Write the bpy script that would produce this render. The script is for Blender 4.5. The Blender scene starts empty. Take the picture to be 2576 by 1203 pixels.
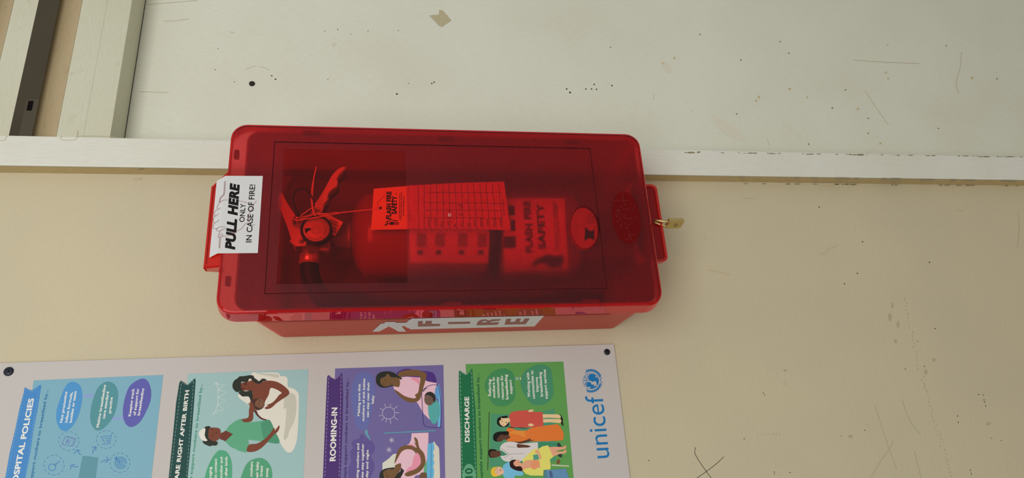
import bpy, bmesh, math, random
from mathutils import Vector, Matrix
from mathutils.geometry import tessellate_polygon

random.seed(7)
sc = bpy.context.scene
C = sc.collection

# ------------------------------------------------------------------ camera
FW, FH = 2576.0, 1203.0
CX, CY = FW / 2, FH / 2
EYE = Vector((0.0, -1.0, 1.45))           # phone held at eye level, 1 m from the wall
VPD = Vector((11060 - CX, 575 - CY))      # vanishing point of "down"
VPR = Vector((968 - CX, -3920 - CY))      # vanishing point of "right"
F = math.sqrt(-(VPD.dot(VPR)))
_d = Vector((VPD.x, VPD.y, F)).normalized()
_r = Vector((VPR.x, VPR.y, F)); _r = (_r - _d * _r.dot(_d)).normalized()
_u = -_d
_n = _u.cross(_r)
cam = bpy.data.cameras.new('camera')
cam.sensor_fit = 'HORIZONTAL'; cam.sensor_width = 36.0; cam.lens = 36.0 * F / FW
cam.clip_start = 0.01
co = bpy.data.objects.new('camera', cam); C.objects.link(co)
co.matrix_world = Matrix(((_r[0], -_r[1], -_r[2], EYE.x), (_n[0], -_n[1], -_n[2], EYE.y),
                          (_u[0], -_u[1], -_u[2], EYE.z), (0, 0, 0, 1)))
sc.camera = co

# ------------------------------------------------------------------ light
w = bpy.data.worlds.new('world'); sc.world = w; w.use_nodes = True
w.node_tree.nodes['Background'].inputs[0].default_value = (1.0, 0.975, 0.93, 1)
w.node_tree.nodes['Background'].inputs[1].default_value = 0.53

def area_light(name, loc, target, sx, sy, power, col):
    l = bpy.data.lights.new(name, 'AREA'); l.shape = 'RECTANGLE'; l.size = sx; l.size_y = sy
    l.energy = power; l.color = col
    o = bpy.data.objects.new(name, l); C.objects.link(o); o.location = loc
    o.rotation_euler = (Vector(target) - Vector(loc)).to_track_quat('-Z', 'Y').to_euler()
    return o
area_light('ceiling_light', (-0.30, -2.2, 2.45), (0.25, 0, 1.6), 1.6, 1.0, 32, (1.0, 0.965, 0.89))
sc.view_settings.view_transform = 'Standard'
sc.view_settings.look = 'None'
sc.view_settings.exposure = -0.24
sc.view_settings.gamma = 1.0
sc.view_settings.use_curve_mapping = False
sc.cycles.max_bounces = 14
sc.cycles.transmission_bounces = 12
sc.cycles.transparent_max_bounces = 24

# ------------------------------------------------------------------ geometry of the sight lines
def ray(px, py):
    c = Vector((px - CX, py - CY, F))
    return Vector((c.dot(_r), c.dot(_n), c.dot(_u)))
def onY(px, py, Y=0.0):
    d = ray(px, py); return EYE + d * ((Y - EYE.y) / d.y)
def onX(px, py, X):
    d = ray(px, py); return EYE + d * ((X - EYE.x) / d.x)
def K(x0, y0, s):
    return lambda *pts: [(x0 + x / s, y0 + y / s) for x, y in pts]

# ------------------------------------------------------------------ materials
def lin(c):
    return tuple((v / 255 / 12.92) if v / 255 <= 0.04045 else ((v / 255 + 0.055) / 1.055) ** 2.4 for v in c)
KA = 1.3
def alb(c):
    return tuple(min(0.92, v * KA) for v in lin(c)) + (1,)
MATS = {}
def newmat(name):
    m = bpy.data.materials.new(name); m.use_nodes = True
    nt = m.node_tree; nt.nodes.clear()
    return m, nt, nt.nodes.new('ShaderNodeOutputMaterial')
def N_(nt, t, **kw):
    n = nt.nodes.new(t)
    for k, v in kw.items():
        if k in n.inputs: n.inputs[k].default_value = v
        else: setattr(n, k, v)
    return n
def bump(nt, bsdf, scale, strength, dist, coord='Object', stretch=None, detail=3.0):
    tc = N_(nt, 'ShaderNodeNewGeometry')
    src = tc.outputs['Position']
    if stretch:
        mp = N_(nt, 'ShaderNodeMapping'); mp.inputs['Scale'].default_value = stretch
        nt.links.new(src, mp.inputs['Vector']); src = mp.outputs['Vector']
    no = N_(nt, 'ShaderNodeTexNoise', Scale=scale, Detail=detail)
    nt.links.new(src, no.inputs['Vector'])
    b = N_(nt, 'ShaderNodeBump', Strength=strength, Distance=dist)
    nt.links.new(no.outputs['Fac'], b.inputs['Height'])
    nt.links.new(b.outputs['Normal'], bsdf.inputs['Normal'])
def plain(name, col, rough=0.5, metal=0.0, spec=0.5, bmp=None, raw=False):
    if name in MATS: return MATS[name]
    m, nt, out = newmat(name)
    b = N_(nt, 'ShaderNodeBsdfPrincipled')
    b.inputs['Base Color'].default_value = (tuple(col) + (1,)) if raw else alb(col)
    b.inputs['Roughness'].default_value = rough; b.inputs['Metallic'].default_value = metal
    b.inputs['Specular IOR Level'].default_value = spec
    nt.links.new(b.outputs[0], out.inputs[0])
    if bmp: bump(nt, b, *bmp)
    else:
        tc = N_(nt, 'ShaderNodeNewGeometry'); no = N_(nt, 'ShaderNodeTexNoise', Scale=140.0, Detail=3.0)
        nt.links.new(tc.outputs['Position'], no.inputs['Vector'])
        mr = N_(nt, 'ShaderNodeMapRange'); mr.inputs['To Min'].default_value = max(0.02, rough - 0.05); mr.inputs['To Max'].default_value = min(1, rough + 0.05)
        nt.links.new(no.outputs['Fac'], mr.inputs['Value']); nt.links.new(mr.outputs[0], b.inputs['Roughness'])
    MATS[name] = m
    return m
def ink(col):
    return plain('print_%d_%d_%d' % tuple(col), col, 0.42, 0, 0.12, (800.0, 0.13, 0.0005))
def painted(name, col, col2, stain, rough, bscale, bstr, bdist, stretch=None, stain_scale=22.0, stain_lo=0.66, fine=0.35):
    """paint with broad tone drift, fine grain, and sparse small dirt specks"""
    m, nt, out = newmat(name)
    b = N_(nt, 'ShaderNodeBsdfPrincipled'); b.inputs['Roughness'].default_value = rough
    b.inputs['Specular IOR Level'].default_value = 0.35
    g = N_(nt, 'ShaderNodeNewGeometry')
    def noise(scale, detail, st=None):
        src = g.outputs['Position']
        if st:
            mp = N_(nt, 'ShaderNodeMapping'); mp.inputs['Scale'].default_value = st
            nt.links.new(src, mp.inputs['Vector']); src = mp.outputs['Vector']
        n = N_(nt, 'ShaderNodeTexNoise', Scale=scale, Detail=detail); nt.links.new(src, n.inputs['Vector'])
        return n.outputs['Fac']
    def ramp(src, lo, hi):
        r = N_(nt, 'ShaderNodeMapRange'); r.inputs['From Min'].default_value = lo; r.inputs['From Max'].default_value = hi
        nt.links.new(src, r.inputs['Value']); return r.outputs[0]
    def mix(fac, a, bb):
        x = N_(nt, 'ShaderNodeMix', data_type='RGBA'); nt.links.new(fac, x.inputs[0])
        for s, v in ((6, a), (7, bb)):
            if isinstance(v, tuple): x.inputs[s].default_value = v
            else: nt.links.new(v, x.inputs[s])
        return x.outputs[2]
    base = mix(ramp(noise(5.0, 5.0), 0.35, 0.68), alb(col), alb(col2))
    base = mix(ramp(noise(160.0, 3.0, stretch), 0.40, 1.0 / max(fine, .01)), base, alb(stain))
    sp = N_(nt, 'ShaderNodeMath', operation='MULTIPLY')
    nt.links.new(ramp(noise(stain_scale, 6.0), stain_lo, stain_lo + 0.08), sp.inputs[0])
    nt.links.new(ramp(noise(3.2, 2.0), 0.50, 0.66), sp.inputs[1])
    base = mix(sp.outputs[0], base, alb(stain))
    nt.links.new(base, b.inputs['Base Color']); nt.links.new(b.outputs[0], out.inputs[0])
    bump(nt, b, bscale, bstr, bdist, stretch=stretch, detail=4.0)
    return m
M_plaster = painted('cream_plaster', (188, 179, 152), (183, 175, 150), (160, 149, 121), 0.62, 170.0, 0.45, 0.0010, stain_scale=30.0, stain_lo=0.70, fine=0.12)
M_panel = painted('white_board_paint', (205, 208, 196), (200, 202, 188), (168, 158, 126), 0.48, 60.0, 0.22, 0.0008, stretch=(4, 4, 0.5), stain_scale=36.0, stain_lo=0.69)
M_wood = painted('white_wood_paint', (208, 210, 203), (203, 204, 194), (170, 158, 128), 0.45, 70.0, 0.35, 0.0010, stretch=(4, 4, 0.4), stain_scale=45.0, stain_lo=0.68)
M_slat = painted('white_slat_paint', (191, 192, 174), (186, 186, 166), (160, 145, 110), 0.5, 70.0, 0.35, 0.0012, stretch=(0.4, 4, 4), stain_scale=60.0, stain_lo=0.66)
M_slatshade = painted('shaded_slat_paint', (178, 162, 130), (168, 150, 118), (128, 110, 88), 0.5, 40.0, 0.35, 0.0012, stretch=(0.35, 4, 4), stain_scale=40.0, stain_lo=0.6)  # slat's upper face: shade inside the vent is put into the colour
M_edgeshade = painted('shaded_cream_edge_paint', (176, 157, 115), (166, 148, 106), (110, 96, 66), 0.55, 80.0, 0.5, 0.0012, stain_scale=50.0, stain_lo=0.62)  # post's side: cream paint, darkened in colour to give its shading

def facing_mix(nt, lo, pw):
    lw = N_(nt, 'ShaderNodeLayerWeight'); lw.inputs['Blend'].default_value = 0.5
    p = N_(nt, 'ShaderNodeMath', operation='POWER'); p.inputs[1].default_value = pw
    nt.links.new(lw.outputs['Facing'], p.inputs[0])
    a = N_(nt, 'ShaderNodeMath', operation='MULTIPLY_ADD'); a.inputs[1].default_value = 1 - lo; a.inputs[2].default_value = lo
    nt.links.new(p.outputs[0], a.inputs[0])
    return a.outputs[0], lw
def clear_plastic(name, tint, rough, lo=0.035, pw=4.0, body=None, bodyfac=0.0, bmp=None, refl=(1, 0.97, 0.97), glow=0.5):
    m, nt, out = newmat(name)
    t = N_(nt, 'ShaderNodeBsdfTransparent'); t.inputs[0].default_value = tuple(tint) + (1,)
    src = t.outputs[0]
    if body:
        d0 = N_(nt, 'ShaderNodeBsdfDiffuse'); d0.inputs[0].default_value = tuple(body) + (1,)
        tl = N_(nt, 'ShaderNodeBsdfTranslucent'); tl.inputs[0].default_value = tuple(body) + (1,)
        d = N_(nt, 'ShaderNodeMixShader'); d.inputs[0].default_value = glow
        nt.links.new(d0.outputs[0], d.inputs[1]); nt.links.new(tl.outputs[0], d.inputs[2])
        mx = N_(nt, 'ShaderNodeMixShader'); mx.inputs[0].default_value = bodyfac
        nt.links.new(src, mx.inputs[1]); nt.links.new(d.outputs[0], mx.inputs[2]); src = mx.outputs[0]
    g = N_(nt, 'ShaderNodeBsdfAnisotropic'); g.inputs['Color'].default_value = tuple(refl) + (1,); g.inputs['Roughness'].default_value = rough
    fac, lw = facing_mix(nt, lo, pw)
    mx = N_(nt, 'ShaderNodeMixShader'); nt.links.new(fac, mx.inputs[0])
    nt.links.new(src, mx.inputs[1]); nt.links.new(g.outputs[0], mx.inputs[2]); nt.links.new(mx.outputs[0], out.inputs[0])
    if bmp: bump(nt, g, *bmp)
    return m
def frosted_plastic(name, col, rough, diff, dfac, grain=0.55):
    m, nt, out = newmat(name)
    r = N_(nt, 'ShaderNodeBsdfRefraction'); r.inputs['Color'].default_value = tuple(col) + (1,); r.inputs['Roughness'].default_value = rough; r.inputs['IOR'].default_value = 1.25
    d = N_(nt, 'ShaderNodeBsdfDiffuse'); d.inputs[0].default_value = tuple(diff) + (1,)
    tl = N_(nt, 'ShaderNodeBsdfTranslucent'); tl.inputs[0].default_value = (col[0], col[1] * .5, col[2] * .5, 1)
    m0 = N_(nt, 'ShaderNodeMixShader'); m0.inputs[0].default_value = 0.5
    nt.links.new(d.outputs[0], m0.inputs[1]); nt.links.new(tl.outputs[0], m0.inputs[2])
    m1 = N_(nt, 'ShaderNodeMixShader'); m1.inputs[0].default_value = dfac
    nt.links.new(r.outputs[0], m1.inputs[1]); nt.links.new(m0.outputs[0], m1.inputs[2])
    g = N_(nt, 'ShaderNodeBsdfAnisotropic'); g.inputs['Color'].default_value = (1, 0.88, 1.0, 1); g.inputs['Roughness'].default_value = 0.53
    fac, lw = facing_mix(nt, 0.021, 5.0)
    m2 = N_(nt, 'ShaderNodeMixShader'); nt.links.new(fac, m2.inputs[0])
    nt.links.new(m1.outputs[0], m2.inputs[1]); nt.links.new(g.outputs[0], m2.inputs[2]); nt.links.new(m2.outputs[0], out.inputs[0])
    bump(nt, g, 1100.0, grain, 0.0006)
    bump(nt, r, 900.0, grain * .35, 0.0004)
    if grain > 0.3:                           # pebbled moulding: speckled transmission
        ge = N_(nt, 'ShaderNodeNewGeometry'); no = N_(nt, 'ShaderNodeTexNoise', Scale=1300.0, Detail=2.0)
        nt.links.new(ge.outputs['Position'], no.inputs['Vector'])
        mr = N_(nt, 'ShaderNodeMapRange'); mr.inputs['From Min'].default_value = 0.30; mr.inputs['From Max'].default_value = 0.72
        nt.links.new(no.outputs['Fac'], mr.inputs['Value'])
        mc = N_(nt, 'ShaderNodeMix', data_type='RGBA'); nt.links.new(mr.outputs[0], mc.inputs[0])
        mc.inputs[6].default_value = (col[0] * .84, col[1] * .74, col[2] * .74, 1); mc.inputs[7].default_value = (1.0, min(1, col[1] * 1.35), min(1, col[2] * 1.35), 1)
        nt.links.new(mc.outputs[2], r.inputs['Color'])
    return m
M_frost = frosted_plastic('frosted_red_plastic', (1.0, 0.25, 0.26), 0.37, (0.60, 0.014, 0.026), 0.05)
M_frost2 = frosted_plastic('smooth_frosted_red_plastic', (0.95, 0.13, 0.15), 0.20, (0.50, 0.012, 0.015), 0.06, 0.2)
M_clear = clear_plastic('clear_red_plastic', (0.98, 0.40, 0.36), 0.03, lo=0.018)
M_rim = clear_plastic('clear_red_rim_plastic', (0.92, 0.14, 0.14), 0.02, lo=0.03, pw=2.2, body=(0.90, 0.020, 0.020), bodyfac=0.38, refl=(1, 0.42, 0.45), glow=0.6)
M_body = clear_plastic('red_body_plastic', (0.74, 0.12, 0.14), 0.03, lo=0.03, pw=2.6, body=(0.66, 0.016, 0.026), bodyfac=0.20, refl=(1, 0.40, 0.40))
M_tab = clear_plastic('red_tab_plastic', (0.90, 0.14, 0.12), 0.08, lo=0.03, pw=4.0, body=(0.95, 0.060, 0.035), bodyfac=0.50, glow=0.5)
M_tabd = clear_plastic('deep_red_tab_plastic', (0.70, 0.05, 0.06), 0.08, lo=0.02, pw=5.0, body=(0.50, 0.006, 0.012), bodyfac=0.5)
M_badge = clear_plastic('red_badge_plastic', (0.80, 0.05, 0.06), 0.10, lo=0.01, pw=5.0, body=(0.42, 0.003, 0.006), bodyfac=0.40)
M_redpaint = plain('red_enamel', (0.32, 0.010, 0.009), 0.20, 0, 0.5, raw=True)
M_steel = plain('brushed_steel', (0.86, 0.62, 0.52), 0.40, 0.30, 0.5, (260.0, 0.25, 0.0004, 'Object', (6, 6, 0.6)), raw=True)
M_alu = plain('valve_alloy', (0.34, 0.28, 0.25), 0.42, 0.3, 0.5, raw=True)
M_rubber = plain('black_rubber', (0.012, 0.012, 0.013), 0.45, 0, 0.4, raw=True)
M_brass = plain('brass', (0.56, 0.43, 0.18), 0.34, 0.85, 0.5, (300.0, 0.3, 0.0003), raw=True)
M_paperw = plain('white_label_paper', (0.88, 0.84, 0.80), 0.55, 0, 0.3, raw=True)
M_tag = plain('pale_tag_card', (0.95, 0.64, 0.32), 0.6, 0, 0.2, raw=True)
M_black = plain('black_print', (0.012, 0.011, 0.012), 0.7, 0, 0.12, raw=True)
M_greyprint = plain('grey_print', (0.16, 0.13, 0.12), 0.6, 0, 0.2, raw=True)
M_redline = plain('dark_red_print', (0.25, 0.02, 0.02), 0.5, 0, 0.3, raw=True)
M_cord = plain('pale_cotton_string', (0.85, 0.62, 0.45), 0.8, 0, 0.1, raw=True)
M_sticker = plain('white_gloss_sticker', (0.70, 0.71, 0.73), 0.30, 0, 0.45, (500.0, 0.05, 0.0003), raw=True)
M_screwblue = plain('blue_black_screw', (0.012, 0.014, 0.035), 0.4, 0.2, 0.5, raw=True)
M_screwbrown = plain('dark_brown_screw', (0.022, 0.014, 0.012), 0.5, 0.2, 0.4, raw=True)
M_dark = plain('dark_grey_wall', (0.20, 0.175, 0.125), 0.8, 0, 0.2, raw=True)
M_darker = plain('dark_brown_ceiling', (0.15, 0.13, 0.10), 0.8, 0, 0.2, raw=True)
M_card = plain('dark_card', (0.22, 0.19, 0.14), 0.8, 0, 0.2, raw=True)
M_dirt = plain('dirt', (0.055, 0.048, 0.034), 0.8, 0, 0.1, raw=True)
M_scuff = plain('scuff_brown', (172, 162, 132), 0.7, 0, 0.2)
M_pencil = plain('pencil_line', (0.05, 0.05, 0.045), 0.7, 0, 0.2, raw=True)
M_glue = plain('glue_residue', (172, 164, 136), 0.7, 0, 0.2, (120.0, 0.5, 0.001))

# ------------------------------------------------------------------ object helpers
def put(name, verts, faces, mat, parent=None, smooth=False, kind=None):
    lo = Vector((min(v[i] for v in verts) for i in range(3))); hi = Vector((max(v[i] for v in verts) for i in range(3)))
    c = (lo + hi) / 2
    me = bpy.data.meshes.new(name)
    me.from_pydata([tuple(Vector(v) - c) for v in verts], [], faces)
    me.materials.append(mat)
    if smooth:
        for p in me.polygons: p.use_smooth = True
    me.update()
    return place(name, me, c, parent, kind)
def place(name, me, c, parent=None, kind=None):
    o = bpy.data.objects.new(name, me); C.objects.link(o)
    o['wl'] = tuple(c)
    if parent is not None:
        o.parent = parent; o.location = Vector(c) - Vector(parent['wl'])
    else:
        o.location = c
    if kind: o['kind'] = kind
    return o
def thing(name, loc, label, cat, group=None):
    o = bpy.data.objects.new(name, None); C.objects.link(o); o.location = loc; o['wl'] = tuple(loc)
    o.empty_display_size = 0.02
    return tag(o, label, cat, group)
def tag(o, label, cat, group=None):
    o['label'] = label; o['category'] = cat
    if group: o['group'] = group
    return o
def structure(o, label=None):
    o['kind'] = 'structure'
    if label: o['label'] = label
    return o
def from_bm(name, bm, mat, parent=None, smooth=False, kind=None):
    bmesh.ops.recalc_face_normals(bm, faces=bm.faces)
    vs = [v.co.copy() for v in bm.verts]
    for i, v in enumerate(bm.verts): v.index = i
    fs = [[v.index for v in f.verts] for f in bm.faces]
    bm.free()
    return put(name, vs, fs, mat, parent, smooth, kind)
def box(name, x0, x1, y0, y1, z0, z1, mat, parent=None, bev=0.0, seg=2):
    bm = bmesh.new(); bmesh.ops.create_cube(bm, size=1.0)
    for v in bm.verts:
        v.co = Vector(((x0 + x1) / 2 + v.co.x * (x1 - x0), (y0 + y1) / 2 + v.co.y * (y1 - y0), (z0 + z1) / 2 + v.co.z * (z1 - z0)))
    if bev: bmesh.ops.bevel(bm, geom=bm.edges[:], offset=bev, segments=seg, affect='EDGES', profile=0.5)
    return from_bm(name, bm, mat, parent)
def smooth_loop(pts, closed=True, n=5):
    out = []; L = len(pts)
    rng = range(L) if closed else range(L - 1)
    for i in rng:
        g = (lambda k: pts[k % L]) if closed else (lambda k: pts[max(0, min(L - 1, k))])
        p0, p1, p2, p3 = g(i - 1), g(i), g(i + 1), g(i + 2)
        for j in range(n):
            t = j / n
            out.append(tuple(0.5 * (2 * p1[k] + (p2[k] - p0[k]) * t + (2 * p0[k] - 5 * p1[k] + 4 * p2[k] - p3[k]) * t * t + (3 * p1[k] - p0[k] - 3 * p2[k] + p3[k]) * t ** 3) for k in range(len(p1))))
    if not closed: out.append(tuple(pts[-1]))
    return out
def extrude_poly(name, front, back, mat, parent=None, smooth=False):
    """solid between two matching outlines"""
    n = len(front)
    tri = tessellate_polygon([[Vector(p) for p in front]])
    vs = [Vector(p) for p in front] + [Vector(p) for p in back]
    fs = [list(t) for t in tri] + [[i + n for i in reversed(t)] for t in tri]
    fs += [[i, (i + 1) % n, (i + 1) % n + n, i + n] for i in range(n)]
    bm = bmesh.new(); bv = [bm.verts.new(v) for v in vs]
    for f in fs:
        try: bm.faces.new([bv[i] for i in f])
        except ValueError: pass
    return from_bm(name, bm, mat, parent, smooth)
def plate(name, outer, holes, y0, y1, mat, parent=None):
    """flat slab in the XZ plane with holes; outlines are (x, z)"""
    loops = [outer] + holes
    tri = tessellate_polygon([[Vector((p[0], p[1], 0)) for p in l] for l in loops])
    pts = [p for l in loops for p in l]; n = len(pts)
    vs = [(p[0], y0, p[1]) for p in pts] + [(p[0], y1, p[1]) for p in pts]
    fs = [list(t) for t in tri] + [[i + n for i in reversed(t)] for t in tri]
    k = 0
    for l in loops:
        m = len(l); fs += [[k + i, k + (i + 1) % m, k + (i + 1) % m + n, k + i + n] for i in range(m)]; k += m
    bm = bmesh.new(); bv = [bm.verts.new(v) for v in vs]
    for f in fs:
        try: bm.faces.new([bv[i] for i in f])
        except ValueError: pass
    return from_bm(name, bm, mat, parent)
def tube(name, pts, rad, mat, parent=None, seg=10, closed=False):
    pts = [Vector(p) for p in pts]; n = len(pts)
    rr = rad if isinstance(rad, (list, tuple)) else [rad] * n
    vs, fs = [], []
    prev = None
    for i, p in enumerate(pts):
        a = pts[(i - 1) % n] if (closed or i > 0) else p
        b = pts[(i + 1) % n] if (closed or i < n - 1) else p
        t = (b - a).normalized()
        if prev is None:
            s = t.cross(Vector((0, 1, 0)));
            if s.length < 1e-3: s = t.cross(Vector((1, 0, 0)))
        else: s = prev - t * prev.dot(t)
        s.normalize(); prev = s; q = t.cross(s)
        for j in range(seg):
            an = 2 * math.pi * j / seg
            vs.append(p + (s * math.cos(an) + q * math.sin(an)) * rr[i])
    for i in range(n if closed else n - 1):
        k = (i + 1) % n
        for j in range(seg):
            fs.append([i * seg + j, i * seg + (j + 1) % seg, k * seg + (j + 1) % seg, k * seg + j])
    if not closed:
        fs.append(list(range(seg))[::-1]); fs.append([(n - 1) * seg + j for j in range(seg)])
    return put(name, vs, fs, mat, parent, True)
def lathe(name, c, axis, prof, mat, parent=None, seg=40, caps=True):
    """prof: list of (distance along axis, radius)"""
    c = Vector(c); axis = Vector(axis).normalized()
    s = axis.orthogonal().normalized(); q = axis.cross(s)
    vs, fs = [], []
    for d, r in prof:
        for j in range(seg):
            an = 2 * math.pi * j / seg
            vs.append(c + axis * d + (s * math.cos(an) + q * math.sin(an)) * r)
    for i in range(len(prof) - 1):
        for j in range(seg):
            fs.append([i * seg + j, i * seg + (j + 1) % seg, (i + 1) * seg + (j + 1) % seg, (i + 1) * seg + j])
    if caps:
        fs.append(list(range(seg))[::-1]); fs.append([(len(prof) - 1) * seg + j for j in range(seg)])
    o = put(name, vs, fs, mat, parent, True)
    return o
# flat print: outline in photo pixels, carried to a surface by mapper(px, py, lift)
def flat(name, pts, mat, mapper, lift, parent, smooth=True, n=5):
    if smooth: pts = smooth_loop(pts, True, n)
    pv = [Vector((p[0], p[1], 0)) for p in pts]
    tri = tessellate_polygon([pv])
    area = sum(pts[i][0] * pts[(i + 1) % len(pts)][1] - pts[(i + 1) % len(pts)][0] * pts[i][1] for i in range(len(pts)))
    fs = []
    for t in tri:
        a, b, c = (pv[i] for i in t)
        cr = (b - a).cross(c - a).z
        fs.append(list(t) if cr < 0 else list(reversed(t)))
    return put(name, [mapper(p[0], p[1], lift) for p in pts], fs, mat, parent)
def strokes(name, lines, width, mat, mapper, lift, parent, smooth=True, kind=None):
    vs, fs = [], []
    for k, pts in enumerate(lines):
        if smooth and len(pts) > 2: pts = smooth_loop(pts, False, 4)
        n = len(pts); b = len(vs)
        for i, p in enumerate(pts):
            a = pts[max(0, i - 1)]; c = pts[min(n - 1, i + 1)]
            d = Vector((c[0] - a[0], c[1] - a[1]))
            if d.length == 0: d = Vector((1, 0))
            d.normalize(); o = Vector((-d.y, d.x)) * width / 2
            vs.append(mapper(p[0] + o.x, p[1] + o.y, lift + k * 2e-7)); vs.append(mapper(p[0] - o.x, p[1] - o.y, lift + k * 2e-7))
        for i in range(n - 1):
            fs.append([b + 2 * i, b + 2 * i + 1, b + 2 * i + 3, b + 2 * i + 2])
    return put(name, vs, fs, mat, parent, kind=kind)
def blobs(name, lst, mat, mapper, lift, parent, kind=None):
    """several small irregular spots joined"""
    vs, fs = [], []
    for x, y, rx, ry in lst:
        b = len(vs); m = 9
        for j in range(m):
            an = 2 * math.pi * j / m; k = random.uniform(0.75, 1.2)
            vs.append(mapper(x + rx * k * math.cos(an), y + ry * k * math.sin(an), lift))
        fs.append([b + j for j in range(m)])
    return put(name, vs, fs, mat, parent, kind=kind)
def ell(cx, cy, rx, ry, rot=0.0, n=28):
    c, s = math.cos(rot), math.sin(rot)
    return [(cx + rx * math.cos(t) * c - ry * math.sin(t) * s, cy + rx * math.cos(t) * s + ry * math.sin(t) * c) for t in (2 * math.pi * i / n for i in range(n))]
_glyph = {}
def glyphs(body, bold, shear, res=6):
    key = (body, bold, shear)
    if key not in _glyph:
        cu = bpy.data.curves.new('t', 'FONT'); cu.body = body; cu.size = 1.0; cu.offset = bold; cu.shear = shear; cu.resolution_u = res
        if bold > 0.015: cu.space_character = 1.0 + bold * 1.2
        ob = bpy.data.objects.new('t', cu); C.objects.link(ob)
        dg = bpy.context.evaluated_depsgraph_get()
        me = bpy.data.meshes.new_from_object(ob.evaluated_get(dg))
        vs = [(v.co.x, v.co.y) for v in me.vertices]; fs = [list(p.vertices) for p in me.polygons]
        bpy.data.objects.remove(ob); bpy.data.curves.remove(cu); bpy.data.meshes.remove(me)
        _glyph[key] = (vs, fs)
    return _glyph[key]
_cap = None
def text_geo(lines, mapper, lift, planar=True):
    """lines: (body, p0, p1, cap_height_px, bold, shear); p0-p1 is the baseline in photo pixels"""
    global _cap
    if _cap is None:
        v, _ = glyphs('H', 0, 0); _cap = max(p[1] for p in v) - min(p[1] for p in v)
    V, Fc = [], []
    for body, p0, p1, h, bold, shear in lines:
        vs, fs = glyphs(body, bold, shear)
        x0 = min(v[0] for v in vs); x1 = max(v[0] for v in vs)
        b = len(V)
        if planar:
            A, B = mapper(p0[0], p0[1], lift), mapper(p1[0], p1[1], lift)
            e1 = B - A; L = e1.length; e1 = e1 / L
            Q = mapper(p0[0] - h, p0[1], lift)
            nrm = e1.cross(Q - A)
            e2 = nrm.cross(e1).normalized()
            sy = (Q - A).dot(e2) / _cap
            for x, y in vs: V.append(A + e1 * ((x - x0) / (x1 - x0) * L) + e2 * (y * sy))
        else:
            ex, ey = p1[0] - p0[0], p1[1] - p0[1]
            for x, y in vs:
                u = (x - x0) / (x1 - x0); q = y / _cap * h
                V.append(mapper(p0[0] + ex * u - q, p0[1] + ey * u, lift))
        Fc += [[i + b for i in f] for f in fs]
    return V, Fc
def text(name, lines, mat, mapper, lift, parent, planar=True):
    V, Fc = text_geo(lines, mapper, lift, planar)
    return put(name, V, Fc, mat, parent)
def T(kf, lst, h, bold=0.018, shear=0.0):
    """crop-space text lines -> photo-space"""
    out = []
    for body, a, b in lst:
        p = kf(a, b, (h, 0), (0, 0)); out.append((body, p[0], p[1], p[2][0] - p[3][0], bold, shear))
    return out

# ================================================================== the setting
H = EYE.z
YT = -0.023                                   # face of the wooden post and rail
YP = 0.028                                    # face of the recessed board
xl = 0.507 * (1 + YT); xr = 0.5563 * (1 + YT)
structure(box('wall_left', -2.2, xl + 0.01, 0.0, 0.10, 0.0, 2.7, M_plaster), 'cream textured plaster wall behind the poster and fire box')
wl = bpy.data.objects['wall_left']
post = structure(box('trim_1', xl, xr, YT, 0.10, 0.0, 2.7, M_wood, bev=0.0015), 'white painted wooden post between plaster wall and board')
put('post_edge', [(xl - 0.0006, YT + 0.002, 0.0), (xl - 0.0006, -0.0002, 0.0), (xl - 0.0006, -0.0002, 2.7), (xl - 0.0006, YT + 0.002, 2.7)], [[0, 1, 2, 3]], M_edgeshade, post)
zr0 = onY(327, 30, YT).z; zr1 = onY(270, 0, YT).z
panel = structure(box('wall_right', xr - 0.004, 1.7, YP, 0.09, 0.0, zr0 + 0.004, M_panel), 'white painted wooden board wall with nail holes')
for a_x in (0,):
    put('joint_line', [(xr, YP - 0.0006, zr0 - 0.0010), (1.7, YP - 0.0006, zr0 - 0.0010), (1.7, YP - 0.0006, zr0 + 0.002), (xr, YP - 0.0006, zr0 + 0.002)], [[0, 1, 2, 3]], M_dirt, panel)
# louvred vent
vent = structure(thing('window_1', (0.9, 0.0, zr0), 'white louvred wooden vent above the board', 'vent'))
del vent['category']
box('bottom_rail', xr, 1.7, YT + 0.001, 0.10, zr0, zr1 + 0.004, M_slat, vent, bev=0.0006)
def slat(z0, z1, zb, yb):
    n = 8; sec = []
    top = [(YT + 0.0007, z1)]
    for i in range(1, n + 1):                 # gently hollow upper face
        t = i / n; top.append((YT + (yb - YT) * t, z1 + (zb - z1) * (t + 0.12 * math.sin(math.pi * t))))
    bot = [(yb, zb - (z1 - z0) * 1.02), (YT + 0.0007, z0)]
    prof = top + bot
    a = [(xr - 0.008, y, z) for y, z in prof]; b = [(1.7, y, z) for y, z in prof]
    s = extrude_poly('slat', a, b, M_slat, vent)
    # upper face of the blade, tan because the inside shade is in its colour
    m = len(top)
    vs = [(xr + 0.0002, y, z + 0.0006) for y, z in top] + [(1.7, y, z + 0.0006) for y, z in top]
    put('blade_face', vs, [[i, i + 1, i + 1 + m, i + m] for i in range(m - 1)], M_slatshade, s, True)
zB0, zB1 = zr1, onY(208, 0, YT).z
zA0, zA1 = onY(97, 0, YT).z, onY(36, 0, YT).z
yb = 0.075
zBb = onY(152, 0, yb).z
slat(zB0, zB1, zBb, yb)
slat(zA0, zA1, zA0 + (zBb - zB0), yb)
pitch = zA0 - zB0
for k in (1, 2): slat(zA0 + pitch * k, zA1 + pitch * k, zA0 + pitch * k + (zBb - zB0), yb)
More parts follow.
